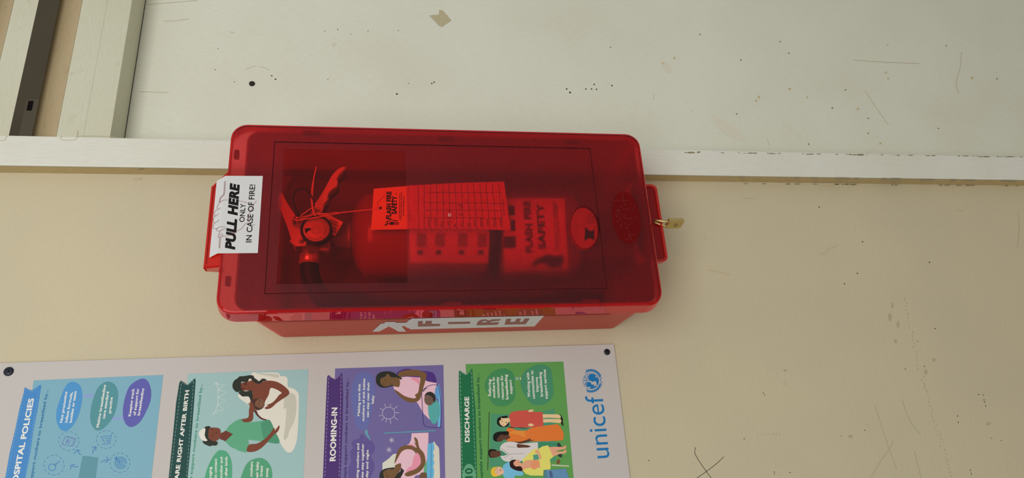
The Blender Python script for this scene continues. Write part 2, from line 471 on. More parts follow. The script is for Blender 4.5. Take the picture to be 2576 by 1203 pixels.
# joint lines where rail and slats meet the post
def onpost(px, py, l=0.0): return onY(px, py, YT - l)
kv = K(0, 170, 4.627)
strokes('joint_line', [kv((715, 795), (716, 838), (820, 846), (885, 830), (905, 730)), kv((0, 850), (50, 845), (85, 790)), kv((905, 800), (960, 795), (1018, 797), (1150, 797), (1335, 806))], 1.0, M_scuff, onpost, 0.0003, post)
# dim store room seen between the slats
yd = 1.5
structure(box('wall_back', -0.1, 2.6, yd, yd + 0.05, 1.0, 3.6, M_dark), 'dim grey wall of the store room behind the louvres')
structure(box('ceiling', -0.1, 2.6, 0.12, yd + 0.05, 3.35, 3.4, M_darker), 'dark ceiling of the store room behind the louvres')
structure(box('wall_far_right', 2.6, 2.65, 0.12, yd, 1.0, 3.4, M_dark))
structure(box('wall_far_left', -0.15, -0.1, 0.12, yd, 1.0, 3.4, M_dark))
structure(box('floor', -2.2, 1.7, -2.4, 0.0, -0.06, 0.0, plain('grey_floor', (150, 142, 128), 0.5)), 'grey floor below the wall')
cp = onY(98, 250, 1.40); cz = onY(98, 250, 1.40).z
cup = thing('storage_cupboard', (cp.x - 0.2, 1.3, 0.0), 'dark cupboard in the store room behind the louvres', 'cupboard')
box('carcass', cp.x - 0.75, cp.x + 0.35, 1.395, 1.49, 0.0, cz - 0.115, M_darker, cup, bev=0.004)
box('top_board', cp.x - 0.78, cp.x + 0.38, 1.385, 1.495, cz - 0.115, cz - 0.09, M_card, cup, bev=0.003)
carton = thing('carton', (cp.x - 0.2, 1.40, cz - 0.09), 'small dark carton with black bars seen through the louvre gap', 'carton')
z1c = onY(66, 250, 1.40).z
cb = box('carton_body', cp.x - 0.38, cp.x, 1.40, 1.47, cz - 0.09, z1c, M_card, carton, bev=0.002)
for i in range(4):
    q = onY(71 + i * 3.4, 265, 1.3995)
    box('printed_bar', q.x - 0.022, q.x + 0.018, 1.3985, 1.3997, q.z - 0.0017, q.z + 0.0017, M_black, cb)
bpy.data.lights.new('store_fill_light', 'POINT')  # fill lamp added to brighten the room behind the slats
sl = bpy.data.lights['store_fill_light']; sl.energy = 0.7; sl.shadow_soft_size = 0.15; sl.color = (1, 0.9, 0.75)
so = bpy.data.objects.new('store_fill_light', sl); C.objects.link(so); so.location = (2.2, 0.6, 3.1)

# ---- wear on the painted surfaces
def onwall(px, py, l=0.0): return onY(px, py, 0.0 - l)
def onpanel(px, py, l=0.0): return onY(px, py, YP - l)
kp = K(350, 0, 2.3207); kq = K(1400, 0, 2.1905); kr = K(1600, 300, 2.6148); ks = K(1600, 760, 2.6393)
def sp(kf, pts, s): return [(p[0], p[1], s * random.uniform(.8, 1.2), s * random.uniform(.6, 1.1)) for p in kf(*pts)]
holes = sp(kp, [(774, 442), (796, 462), (1504, 549), (1708, 487), (1722, 480), (2496, 520), (2515, 540)], 2.4)
holes += sp(kp, [(460, 284), (555, 478), (1102, 463), (1574, 487), (1336, 181), (1236, 199), (1159, 172), (1513, 178), (443, 407), (1084, 182)], 1.3)
holes += sp(kq, [(57, 490), (75, 510), (162, 490), (193, 490), (208, 465), (221, 492), (306, 472)], 2.0)
blobs('nail_hole', holes, M_dirt, onpanel, 0.0003, panel, 'stuff')
chips = sp(kq, [(790, 190), (1233, 229), (297, 260), (1280, 293), (1016, 330), (1718, 652), (1718, 735), (1592, 495), (2148, 253), (993, 628), (1520, 595), (2427, 434), (1390, 795), (2105, 708)], 2.2)
blobs('paint_chip', chips, plain('chip_grey', (132, 128, 108), 0.8, 0, 0.1), onpanel, 0.0003, panel, 'stuff')
blobs('paint_stain', sp(kq, [(1115, 535), (1100, 556), (1380, 535), (1660, 600), (1815, 400), (1828, 432), (590, 350), (1825, 248), (1785, 790), (650, 320), (1285, 490), (2290, 430)], 3.4), plain('stain_tan', (184, 172, 138), 0.8, 0, 0.1), onpanel, 0.00025, panel, 'stuff')
flat('smear', kq((570, 340), (600, 336), (630, 365), (628, 400), (600, 395)), plain('smear_tan', (201, 199, 184), 0.7), onpanel, 0.0002, panel)
flat('smear', kq((860, 640), (900, 655), (980, 700), (1030, 760), (1010, 775), (940, 745), (890, 700)), plain('smear_tan', (201, 199, 184), 0.7), onpanel, 0.0002, panel)
strokes('hairline_crack', [kp((50, 26), (120, 20), (220, 12), (340, 2)), kp((0, 535), (70, 537), (170, 541)), kq((2232, 285), (2225, 370), (2210, 420), (2203, 470), (2218, 515)), kq((1640, 330), (1780, 341), (2000, 350))], 1.0, M_scuff, onpanel, 0.0003, panel, kind='stuff')
strokes('scratch', [kp((140, 124), (210, 121), (292, 110)), kp((625, 403), (655, 392), (683, 384)), kp((700, 388), (735, 396), (760, 412)), kq((1160, 765), (1166, 780), (1172, 800)), kq((1700, 500), (1760, 590), (1830, 690)), kq((535, 518), (537, 550)), kp((525, 183), (542, 192), (558, 186))], 1.2, plain('scratch_grey', (180, 175, 152), 0.7), onpanel, 0.0003, panel, kind='stuff')
flat('tape_residue', kp((1693, 90), (1750, 85), (1752, 58), (1772, 60), (1800, 92), (1822, 118), (1766, 157), (1745, 145), (1722, 118)), M_glue, onpanel, 0.0006, panel, smooth=False)
sc_p = onY(634, 211, YP)
scr = lathe('screw', sc_p, (0, -1, 0), [(0, 0.0048), (0.0012, 0.0046), (0.0018, 0.003)], M_screwbrown, panel, 20)
# grime along the joint between board and post, and along the post's edge
lst = []
for i in range(52):
    x = random.uniform(1690, 2570); y = 382 + (x - 1640) * 0.0139
    lst.append((x, y + random.uniform(-.6, .9), random.uniform(1.5, 9), random.uniform(.4, 1.2)))
lst += [(1738, 384, 10, 2.2), (1757, 383, 5, 2), (2165, 389.5, 12, 2)]
blobs('grime', lst, plain('grime_brown', (130, 119, 92), 0.8, 0, 0.1), onpost, 0.0003, post, 'stuff')
lst = []
for px, sx, sy in ((2005, 7, 2.5), (2049, 7, 2.2), (2122, 22, 3), (2155, 6, 2.6), (2225, 8, 3), (2252, 20, 4), (2330, 16, 1.8), (2398, 8, 3), (2345, 8, 2), (2540, 22, 2.2), (2440, 14, 1.6), (1868, 5, 2)):
    lst.append((px, 441 + (px - 1640) * 0.0139 + 1.5, sx, sy))
blobs('grime', lst, plain('grime_grey', (130, 122, 98), 0.8, 0, 0.1), onpost, 0.0003, post, 'stuff')
lst = []
for i in range(26):
    x = random.uniform(1850, 2570); lst.append((x, 460 + (x - 1640) * 0.0085, random.uniform(2, 9), random.uniform(.6, 1.6)))
lst += [(25, 420, 3, 1), (40, 423, 4, 1), (57, 423, 3, 1)]
blobs('grime', lst, plain('grime_brown', (130, 119, 92), 0.8, 0, 0.1), onwall, 0.0004, wl, 'stuff')
lst = sp(kr, [(1204, 577), (1931, 941), (1372, 1083), (1456, 1014), (2064, 424), (1490, 806)], 1.8) + sp(ks, [(845, 605), (855, 618), (718, 908), (1788, 445), (1520, 852), (1870, 262), (1985, 176), (2425, 920), (2362, 905), (918, 1130), (920, 1142), (1023, 1133), (2275, 615), (1915, 427), (85, 1053)], 1.5)
lst += [(1600 + x / 2.6393, 760 + y / 2.6393, .8, 2.6) for x, y in ((2307, 618), (2311, 650), (2316, 665), (2322, 690), (2135, 758), (2140, 800), (2220, 1118), (2226, 1140))]
blobs('speck', lst, M_dirt, onwall, 0.0003, wl, 'stuff')
lst = [(1600 + x / 2.6393, 760 + y / 2.6393, a, b) for x, y, a, b in ((1703, 25, 3, 8), (1688, 100, 5, 9), (1740, 150, 3, 10), (1722, 260, 4, 6), (1978, 384, 5, 5), (1425, 893, 7, 4), (1360, 888, 3, 1.5), (2340, 808, 6, 4), (990, 455, 5, 3), (1925, 465, 4, 7))]
for i in range(50):                                    # long rub mark down the plaster
    t = i / 49; x = 1790 + 310 * t ** 1.25; y = -20 + 1200 * t
    lst.append((1600 + (x + random.uniform(-14, 14)) / 2.6393, 760 + y / 2.6393, random.uniform(.6, 1.8), random.uniform(1.2, 4)))
for i in range(16): lst.append((1600 + random.uniform(800, 990) / 2.6393, 760 + (880 + random.uniform(-8, 10)) / 2.6393, random.uniform(.5, 1.6), random.uniform(.5, 1.2)))
blobs('rub_mark', lst, plain('rub_tan', (168, 158, 127), 0.8, 0, 0.1), onwall, 0.00025, wl, 'stuff')
strokes('rub_mark', [kr((1205, 885), (1240, 878), (1270, 852), (1330, 832)), kr((1198, 435), (1305, 436)), kr((700, 518), (800, 520)), kr((440, 770), (468, 788)), kr((470, 990), (540, 1004), (620, 1020)), kr((2110, 595), (2155, 603))], 3.0, plain('rub_tan2', (184, 172, 142), 0.8, 0, 0.1), onwall, 0.0003, wl, kind='stuff')
strokes('faint_scratch', [ks((1585, 680), (1620, 790), (1665, 930), (1690, 1000), (1730, 1110)), ks((1765, 645), (1800, 745), (1840, 820), (1890, 880)), ks((1560, 1169), (1610, 1080), (1680, 980), (1710, 920)), kr((2516, 620), (2520, 740), (2508, 840)), ks((1850, 990), (1870, 1080), (1895, 1169))], 1.0, plain('rub_grey', (164, 157, 132), 0.8, 0, 0.1), onwall, 0.0003, wl, kind='stuff')
strokes('pencil_cross', [ks((396, 965), (390, 1000), (412, 1045), (470, 1130), (520, 1195), (560, 1240)), ks((582, 1028), (545, 1065), (470, 1124), (400, 1172), (330, 1215))], 1.3, M_pencil, onwall, 0.0003, wl, kind='stuff')

# ================================================================== the poster
YB = -0.003
def onposter(px, py, l=0.0): return onY(px, py, YB - 0.0001 - l)
px1 = onY(1543, 866, YB).x; pz0 = onY(1565, 1034, YB).z; pz1 = onY(-22, 1000, YB).z
poster = thing('poster', ((px1 - 0.55) / 2, -0.002, pz0), 'white printed breastfeeding support poster with four coloured panels, screwed to the plaster', 'poster')
W_ = (183, 179, 177)
box('board', -0.55, px1, YB, 0.0, pz0, pz1, ink(W_), poster, bev=0.0004, seg=1)
for sx, sy, r in ((22, 935, 0.0060), (1527, 886, 0.0048)):
    s = lathe('screw', onY(sx, sy, YB), (0, -1, 0), [(0, r), (0.0010, r * .97), (0.0019, r * .7)], M_screwblue, poster, 20)
    c = onY(sx, sy, YB - 0.002)
    for a in (0.5, 0.5 + math.pi / 2):
        dx, dz = math.cos(a) * r * .45, math.sin(a) * r * .45; ox, oz = -math.sin(a) * r * .09, math.cos(a) * r * .09
        put('slot', [(c.x + dx + ox, c.y, c.z + dz + oz), (c.x + dx - ox, c.y, c.z + dz - oz), (c.x - dx - ox, c.y, c.z - dz - oz), (c.x - dx + ox, c.y, c.z - dz + oz)], [[0, 1, 2, 3]], M_black, s)
L1 = 0.00008
PC = [0]
def lift(lv): PC[0] += 1; return L1 * lv + 1.5e-7 * PC[0]     # later print lies over earlier print
def fl(name, kf, pts, col, lv, parent, smooth=True, n=5): return flat(name, kf(*pts), ink(col), onposter, lift(lv), parent, smooth, n)
def st(name, kf, lines, wd, col, lv, parent, smooth=True): return strokes(name, [kf(*l) for l in lines], wd, ink(col), onposter, lift(lv), parent, smooth, 'stuff' if name in ('face_lines', 'stitching') else None)
def tx(name, kf, lst, h, col, lv, parent, bold=0.018): return text(name, T(kf, lst, h, bold), ink(col), onposter, lift(lv), parent)
def quad(name, kf, pts, col, parent): return fl(name, kf, pts, col, 1, parent, smooth=False)
def dashes(a, b, n, fill=0.6, f=None):
    out = []
    for i in range(n):
        t0 = i / n; t1 = (i + fill) / n
        out.append([(a[0] + (b[0] - a[0]) * t0, a[1] + (b[1] - a[1]) * t0), (a[0] + (b[0] - a[0]) * t1, a[1] + (b[1] - a[1]) * t1)])
    return out
def dash_ring(cx, cy, rx, ry, n, rot=0.0):
    out = []
    for i in range(n):
        a0 = 2 * math.pi * i / n; out.append([(cx + rx * math.cos(a0 + 2 * math.pi / n * f), cy + ry * math.sin(a0 + 2 * math.pi / n * f)) for f in (0, .2, .4, .62)])
    return out
WT = (222, 220, 214)
# ---- blue panel
kb = K(0, 880, 3.725); kb2 = K(100, 1060, 8.4125)
pb = quad('panel', kb, [(316, 288), (1530, 236), (1418, 1203), (1290, 2300), (140, 2300), (250, 700)], (119, 165, 185), poster)
rb = fl('ribbon', kb, [(232, 352), (262, 370), (300, 384), (345, 350), (380, 326), (386, 345), (352, 560), (312, 760), (285, 960), (238, 1203), (120, 1800), (-70, 1800), (48, 1203), (92, 960), (140, 760), (185, 540), (222, 400)], (68, 130, 191), 2, pb, smooth=False)
st('stitching', kb, dashes((226, 400), (60, 1203), 24) + dashes((362, 385), (236, 1203), 24) + dashes((240, 372), (300, 398), 3) + dashes((302, 396), (372, 345), 3), 0.9, (120, 172, 214), 3, pb, False)
tx('heading', kb, [('HOSPITAL POLICIES', (148, 1322), (318, 456))], 50, WT, 3, pb, 0.035)
tx('intro_text', kb, [('support mothers to breastfeed by...', (297, 1248), (452, 378))], 27, (48, 112, 160), 3, pb, 0.02)
for nm, pts, col, lines in (
    ('bubble', [(690, 302), (745, 330), (770, 400), (765, 500), (735, 620), (680, 715), (620, 762), (565, 745), (530, 670), (530, 570), (560, 470), (600, 370), (640, 315)], (74, 141, 196),
     [('Not promoting', (584, 684), (632, 392)), ('infant formula,', (630, 684), (682, 396)), ('bottles or teats', (672, 684), (718, 388))]),
    ('bubble', [(1000, 300), (1065, 318), (1105, 390), (1100, 500), (1070, 610), (1010, 700), (940, 755), (885, 745), (848, 670), (850, 560), (880, 440), (930, 340)], (80, 139, 149),
     [('Making breastfeeding', (926, 728), (994, 328)), ('care standard', (982, 648), (1022, 394)), ('practice', (1038, 596), (1056, 446))]),
    ('bubble', [(1320, 273), (1380, 290), (1414, 370), (1412, 470), (1370, 580), (1310, 680), (1240, 724), (1185, 705), (1153, 630), (1155, 530), (1180, 420), (1225, 330)], (91, 92, 167),
     [('Keeping track', (1226, 624), (1260, 364)), ('of support for', (1270, 616), (1304, 364)), ('breastfeeding', (1310, 616), (1352, 362))])):
    b_ = fl(nm, kb, pts, col, 2, pb)
    tx('caption', kb, lines, 24, WT, 3, pb, 0.028)
fl('connector', kb, [(775, 420), (880, 416), (880, 440), (775, 444)], (132, 152, 200), 1.5, pb, False)
fl('connector', kb, [(1052, 636), (1160, 630), (1160, 652), (1052, 658)], (132, 152, 200), 1.5, pb, False)
fl('sign_post', kb2, [(905, 735), (1065, 745), (1240, 772), (1170, 1300), (1120, 1900), (740, 1900), (810, 1240)], (90, 141, 156), 2, pb, False)
DB = (58, 118, 176)
st('icon', kb2, [[(470, 490), (535, 330), (740, 385), (665, 530), (470, 490)], [(560, 335), (595, 318), (765, 378), (705, 520), (675, 515)], [(590, 380), (550, 470)], [(605, 385), (570, 475)], [(640, 405), (612, 480)]], 1.3, (92, 108, 172), 2, pb, False)
st('icon', kb2, [[(1290, 320), (1340, 380), (1340, 405), (1375, 455)], [(1330, 322), (1490, 315)], [(1375, 368), (1480, 366)], [(1395, 412), (1475, 408)], [(1415, 448), (1475, 444)], [(1520, 262), (1480, 478), (1310, 492)]], 1.4, DB, 2, pb, False)
st('icon', kb2, [ell(260, 978, 76, 72, 0, 20) + [(336, 978)], [(320, 915), (350, 890)], [(355, 915), (330, 935)], [(345, 905), (430, 838)]], 1.5, DB, 2, pb, True)
st('icon', kb2, [ell(1712, 882, 118, 120, 0.4, 26), ell(1712, 882, 76, 78, 0.4, 22), ell(1712, 882, 36, 36, 0, 16), [(1712, 884), (1600, 775)], [(1640, 800), (1590, 795)], [(1632, 790), (1620, 735)], [(1615, 780), (1580, 775)]], 1.8, DB, 2, pb, False)
st('dashed_ring', kb2, dash_ring(615, 422, 215, 200, 13) + dash_ring(1405, 390, 205, 190, 13) + dash_ring(300, 930, 215, 208, 13) + dash_ring(1695, 880, 212, 205, 13), 1.1, (60, 118, 160), 2, pb, True)
st('arrow', kb2, [[(725, 690), (790, 605)], [(790, 605), (858, 635)], [(795, 610), (830, 680), (875, 712)]], 1.6, DB, 2, pb, False)
st('arrow', kb2, [[(1095, 550), (1195, 540)], [(1195, 540), (1180, 620)], [(1190, 545), (1135, 610), (1115, 690)]], 1.6, DB, 2, pb, False)
st('arrow', kb2, [[(1410, 750), (1460, 820)], [(1460, 820), (1380, 880)], [(1455, 820), (1370, 825), (1290, 878)]], 1.6, DB, 2, pb, False)
st('arrow', kb2, [[(750, 915), (660, 935)], [(660, 935), (648, 1022)], [(665, 938), (730, 970), (815, 965)]], 1.6, DB, 2, pb, False)
# ---- teal panel
kt = K(400, 880, 3.725); ku = K(500, 930, 5.467)
pt = quad('panel', kt, [(268, 226), (1400, 184), (1352, 1203), (1290, 2300), (120, 2300), (215, 1203)], (150, 183, 184), poster)
fl('ribbon', kt, [(205, 290), (235, 308), (266, 330), (300, 300), (338, 266), (344, 290), (330, 480), (300, 860), (268, 1203), (190, 1900), (20, 1900), (90, 1203), (125, 860), (160, 500), (190, 310)], (30, 70, 68), 2, pt, False)
st('stitching', kt, dashes((208, 320), (104, 1203), 26) + dashes((324, 300), (256, 1203), 26) + dashes((212, 306), (264, 334), 3) + dashes((268, 332), (330, 284), 3), 0.9, (150, 178, 172), 3, pt, False)
tx('heading', kt, [('CARE RIGHT AFTER BIRTH', (176, 1270), (282, 380))], 36, WT, 3, pt, 0.035)
tx('intro_text', kt, [('Hospitals support mothers to breastfeed by...', (285, 1420), (408, 318))], 26, (70, 142, 118), 3, pt, 0.022)
fl('bubble', kt, [(590, 942), (640, 965), (678, 1040), (685, 1150), (670, 1300), (600, 1450), (480, 1450), (420, 1300), (440, 1150), (490, 1030), (545, 955)], (78, 158, 122), 2, pt)
fl('bubble', kt, [(910, 1018), (980, 1022), (1040, 1080), (1062, 1180), (1040, 1330), (950, 1420), (820, 1420), (750, 1300), (780, 1160), (830, 1060)], (78, 152, 116), 2, pt)
tx('caption', kt, [('Encouraging', (493, 1310), (492, 1098)), ('skin to skin contact', (540, 1372), (542, 1020)), ('between mother and', (590, 1366), (596, 1006)), ('baby soon after birth', (636, 1378), (642, 1004))], 24, WT, 3, pt, 0.026)
tx('caption', kt, [('Helping mothers', (868, 1330), (880, 1048)), ('put their baby', (926, 1300), (934, 1048)), ('to the breast', (964, 1300), (972, 1086)), ('right away', (1016, 1290), (1024, 1106))], 24, WT, 3, pt, 0.026)
BED = (212, 210, 199); SK = (117, 64, 48); HR = (42, 46, 40)
i1 = fl('mother_illustration', ku, [(545, 340), (560, 320), (720, 60), (820, 45), (1080, 42), (1125, 90), (1185, 92), (1222, 130), (1226, 235), (1300, 260), (1365, 320), (1378, 420), (1360, 880), (1330, 1040), (1290, 1120), (1250, 1142), (1200, 1125), (1130, 1030), (1080, 920), (1010, 780), (900, 690), (840, 640), (700, 500), (620, 440), (550, 385)], BED, 2, poster, n=3)
fl('sheet_fold', ku, [(1165, 340), (1230, 325), (1300, 335), (1335, 400), (1340, 560), (1310, 720), (1250, 830), (1220, 930), (1180, 970), (1168, 930), (1190, 760), (1205, 540), (1170, 540), (1170, 430)], (186, 186, 174), 3, i1, n=3)
fl('pillow_fold', ku, [(770, 55), (900, 52), (1080, 66), (1104, 90), (1080, 114), (960, 88)], (188, 188, 176), 3, i1)
fl('shoulder', ku, [(700, 160), (760, 130), (850, 170), (950, 152), (1060, 165), (1150, 210), (1225, 275), (1246, 320), (1220, 360), (1130, 420), (1060, 470), (1000, 525), (940, 545), (908, 535), (920, 515), (960, 500), (932, 490), (1000, 462), (1050, 420), (1105, 350), (1140, 322), (1080, 280), (1000, 252), (975, 280), (960, 350), (915, 430), (880, 520), (800, 540), (740, 420), (735, 300), (640, 290), (590, 280), (580, 190)], SK, 4, i1, n=3)
fl('hair', ku, [(575, 300), (520, 310), (470, 260), (465, 200), (490, 150), (535, 120), (560, 95), (610, 92), (640, 88), (700, 78), (745, 82), (765, 115), (800, 140), (830, 160), (865, 130), (900, 126), (935, 150), (880, 165), (840, 195), (790, 190), (750, 165), (720, 130), (690, 130), (670, 170), (590, 168), (580, 200), (590, 270), (640, 300), (690, 290), (730, 290), (742, 400), (715, 425), (690, 375), (640, 370), (600, 370), (570, 345), (545, 320)], HR, 5, i1, n=3)
fl('infant_head', ku, [(712, 430), (760, 405), (830, 400), (880, 430), (905, 480), (880, 530), (820, 560), (780, 550), (730, 520), (708, 480)], (72, 46, 40), 6, i1)
fl('infant_face', ku, [(790, 430), (840, 402), (885, 420), (903, 460), (890, 510), (840, 530), (800, 510), (770, 480)], (118, 82, 62), 7, i1)
st('face_lines', ku, [[(630, 215), (640, 190), (658, 178)], [(590, 262), (605, 255)], [(652, 200), (656, 218)], [(612, 268), (625, 255)], [(838, 425), (842, 440)], [(820, 468), (826, 480)], [(680, 262), (690, 258)]], 1.6, (38, 26, 22), 8, i1)
fl('birth_cord', ku, [(735, 545), (790, 560), (820, 620), (870, 665), (935, 688), (935, 700), (860, 685), (800, 635), (770, 590)], (86, 44, 38), 3.5, i1)
i2 = fl('midwife_illustration', ku, [(575, 675), (620, 715), (700, 728), (880, 705), (960, 690), (1000, 735), (1040, 830), (1110, 1005), (960, 1005), (860, 985), (680, 965), (688, 1030), (655, 1145), (560, 1120), (430, 1060), (360, 985), (470, 888), (370, 840), (420, 770), (500, 710)], (90, 161, 127), 4, poster, False)
fl('skirt', ku, [(862, 730), (960, 692), (1000, 735), (1040, 830), (1110, 1005), (960, 1000), (890, 930), (865, 830)], (74, 142, 112), 5, i2)
fl('arm', ku, [(690, 1035), (800, 1020), (900, 960), (980, 880), (1020, 820), (1045, 805), (1040, 840), (1080, 800), (1100, 768), (1110, 800), (1080, 860), (1040, 890), (960, 980), (860, 1080), (760, 1130), (662, 1125)], SK, 6, i2, n=3)
fl('arm', ku, [(588, 685), (680, 660), (690, 560), (700, 500), (672, 458), (700, 470), (715, 430), (740, 470), (770, 540), (748, 590), (748, 660), (720, 715), (640, 726), (610, 715)], SK, 6, i2, n=3)
fl('neck', ku, [(295, 880), (340, 860), (370, 840), (470, 888), (362, 988), (330, 970), (290, 960)], (105, 54, 42), 5, i2, False)
fl('face', ku, [(150, 805), (230, 800), (285, 815), (300, 860), (295, 930), (260, 970), (210, 990), (170, 970), (135, 940), (135, 860)], SK, 6, i2)
fl('hair', ku, [(78, 800), (120, 780), (155, 785), (160, 830), (150, 880), (140, 940), (170, 970), (230, 985), (262, 1005), (240, 1045), (190, 1045), (150, 1055), (110, 1040), (70, 1020), (52, 985), (90, 960), (78, 880)], HR, 5.5, i2, n=3)
fl('cap', ku, [(0, 880), (30, 830), (85, 808), (90, 840), (82, 900), (100, 950), (120, 975), (80, 985), (30, 955)], (214, 212, 205), 7, i2)
st('face_lines', ku, [[(175, 835), (182, 818), (192, 812)], [(172, 905), (178, 920), (190, 918)], [(205, 838), (215, 842)], [(198, 892), (206, 898)], [(240, 860), (238, 890)]], 1.3, (40, 26, 22), 8, i2)
st('bunting', ku, [[(250, 195), (266, 300), (265, 400), (262, 480), (225, 590)], [(252, 205), (362, 208), (268, 285)], [(268, 285), (380, 308), (266, 388)], [(266, 388), (376, 430), (262, 480)], [(262, 480), (352, 548), (235, 575)], [(225, 180), (245, 190), (250, 170)], [(215, 205), (245, 195), (268, 185)], [(190, 600), (225, 590), (250, 600)], [(205, 622), (225, 592), (215, 610)]], 1.0, (214, 220, 214), 3, pt, False)
# ---- purple panel
kl = K(780, 880, 3.724); km = K(920, 910, 4.105); kn = K(820, 1060, 8.413)
pp = quad('panel', kl, [(235, 177), (1249, 143), (1266, 1203), (1266, 2300), (80, 2300), (200, 1203)], (108, 100, 153), poster)
fl('ribbon', kl, [(172, 237), (205, 262), (234, 276), (270, 245), (296, 216), (302, 240), (310, 420), (305, 700), (285, 1203), (240, 1900), (80, 1900), (120, 1203), (140, 700), (152, 420), (160, 255)], (74, 50, 112), 2, pp, False)
st('stitching', kl, dashes((176, 262), (138, 1203), 26) + dashes((290, 250), (272, 1203), 26) + dashes((182, 252), (232, 280), 3) + dashes((236, 278), (290, 234), 3), 0.9, (176, 164, 196), 3, pp, False)
tx('heading', kl, [('ROOMING-IN', (236, 1044), (254, 542))], 50, WT, 3, pp, 0.035)
tx('intro_text', kl, [('Hospitals support mothers to breastfeed by...', (336, 1320), (362, 264))], 26, (66, 48, 104), 3, pp, 0.022)
fl('bubble', kl, [(520, 210), (580, 240), (610, 330), (600, 460), (570, 600), (545, 720), (480, 750), (430, 700), (400, 560), (385, 420), (410, 290), (450, 225)], (98, 106, 165), 2, pp)
fl('bubble', kl, [(470, 800), (500, 795), (520, 830), (570, 850), (605, 900), (600, 960), (570, 1000), (600, 1060), (600, 1120), (570, 1203), (560, 1400), (400, 1400), (360, 1203), (360, 1110), (385, 1050), (375, 960), (400, 920), (390, 870), (430, 840), (460, 835)], (93, 82, 143), 2, pp)
tx('caption', kl, [('Making sure that', (466, 622), (472, 320)), ('mothers of sick babies', (508, 670), (516, 270)), ('can stay near their', (550, 634), (556, 302)), ('baby', (596, 506), (600, 428))], 22, WT, 3, pp, 0.026)
tx('caption', kl, [('Letting mothers and', (452, 1254), (460, 878)), ('their babies stay together', (497, 1366), (504, 880)), ('all day and night', (541, 1258), (548, 938))], 22, WT, 3, pp, 0.026)
fl('leaf', kn, [(850, 168), (876, 215), (885, 270), (910, 310), (920, 350), (945, 415), (918, 390), (890, 340), (850, 290), (828, 220)], (94, 160, 178), 3, pp, n=3)
st('divider', kn, [[(1220, 254), (2320, 198)]], 2.6, (88, 150, 170), 3, pp, False)
BR = (113, 85, 57); PK = (222, 182, 197); HP = (222, 142, 166)
st('sun_icon', km, [ell(236, 532, 64, 62, 0, 22) + [(300, 532)], [(205, 470), (194, 436)], [(250, 466), (258, 438)], [(290, 490), (328, 460)], [(302, 526), (345, 528)], [(292, 572), (332, 602)], [(252, 596), (260, 642)], [(216, 590), (207, 630)], [(192, 578), (162, 612)], [(170, 555), (138, 562)], [(180, 500), (148, 482)]], 1.0, (205, 196, 214), 3, pp, False)
def star(cx, cy, r): return [[(cx - r * math.cos(a), cy - r * math.sin(a)), (cx + r * math.cos(a), cy + r * math.sin(a))] for a in (0.05, 0.8, 1.55, 2.35)]
st('star_icon', kn, star(1390, 402, 60) + star(1335, 605, 62), 0.9, (205, 196, 214), 3, pp, False)
i3 = fl('visiting_mother_illustration', km, [(318, 130), (360, 90), (430, 74), (490, 84), (560, 95), (650, 102), (700, 120), (720, 160), (724, 215), (600, 215), (400, 180)], (76, 52, 127), 2.5, poster)
fl('dress', km, [(340, 165), (420, 155), (560, 165), (640, 205), (730, 222), (735, 300), (660, 600), (600, 540), (530, 420), (450, 385), (340, 345), (300, 300), (285, 260)], PK, 3, i3, False)
fl('dress_fold', km, [(460, 170), (540, 168), (555, 200), (550, 245), (530, 215)], HP, 4, i3)
fl('arm', km, [(335, 120), (400, 92), (500, 84), (580, 100), (628, 130), (615, 200), (580, 320), (560, 390), (500, 422), (420, 410), (340, 350), (295, 295), (320, 300), (400, 355), (490, 380), (520, 370), (508, 345), (540, 320), (552, 260), (560, 160), (480, 150), (400, 150), (345, 165)], BR, 5, i3, n=3)
fl('head', km, [(145, 185), (200, 155), (220, 128), (250, 140), (270, 165), (345, 168), (347, 258), (290, 255), (260, 250), (200, 262), (165, 250)], BR, 5, i3, n=3)
fl('hair', km, [(105, 190), (115, 140), (160, 108), (230, 100), (290, 115), (330, 145), (372, 170), (365, 186), (330, 165), (262, 160), (238, 130), (215, 132), (200, 155), (150, 180), (162, 240), (210, 258), (270, 240), (278, 250), (200, 270), (150, 262), (115, 232)], HR, 6, i3, n=3)
fl('pillow', km, [(738, 255), (755, 275), (755, 360), (740, 390), (715, 350), (718, 280)], (92, 150, 200), 4, i3)
fl('mattress', km, [(748, 250), (765, 270), (778, 400), (776, 600), (765, 670), (744, 660), (755, 500)], (108, 176, 218), 4, i3)
fl('swaddle', km, [(648, 440), (700, 420), (735, 400), (765, 470), (762, 560), (735, 625), (700, 645), (670, 610), (648, 540)], (84, 164, 164), 5, i3)
fl('infant_head', km, [(608, 370), (650, 350), (700, 370), (705, 410), (680, 445), (645, 452), (612, 425)], (110, 88, 78), 6, i3)
fl('infant_hair', km, [(606, 365), (625, 325), (670, 312), (712, 340), (720, 385), (710, 425), (695, 400), (690, 375), (660, 352), (630, 350)], (50, 48, 46), 7, i3)
st('cot', km, [[(745, 245), (690, 240), (630, 262), (582, 310), (580, 380), (590, 560), (600, 650), (640, 676), (755, 682), (772, 660), (776, 440), (752, 250)]], 1.4, (66, 62, 132), 8, i3)
st('face_lines', km, [[(182, 228), (188, 234)], [(198, 188), (205, 194)], [(618, 390), (622, 394)], [(658, 384), (663, 388)], [(595, 312), (610, 285), (634, 274)]], 1.5, (34, 26, 24), 8, i3)
i4 = fl('resting_mother_illustration', kn, [(1195, 890), (1330, 790), (1420, 700), (1500, 685), (1520, 800), (1480, 980), (1420, 1400), (1200, 1400)], (205, 206, 192), 2.5, poster, False)
fl('pillow', kn, [(2270, 490), (2330, 500), (2385, 560), (2400, 700), (2405, 1400), (2270, 1400)], (205, 203, 190), 3, i4)
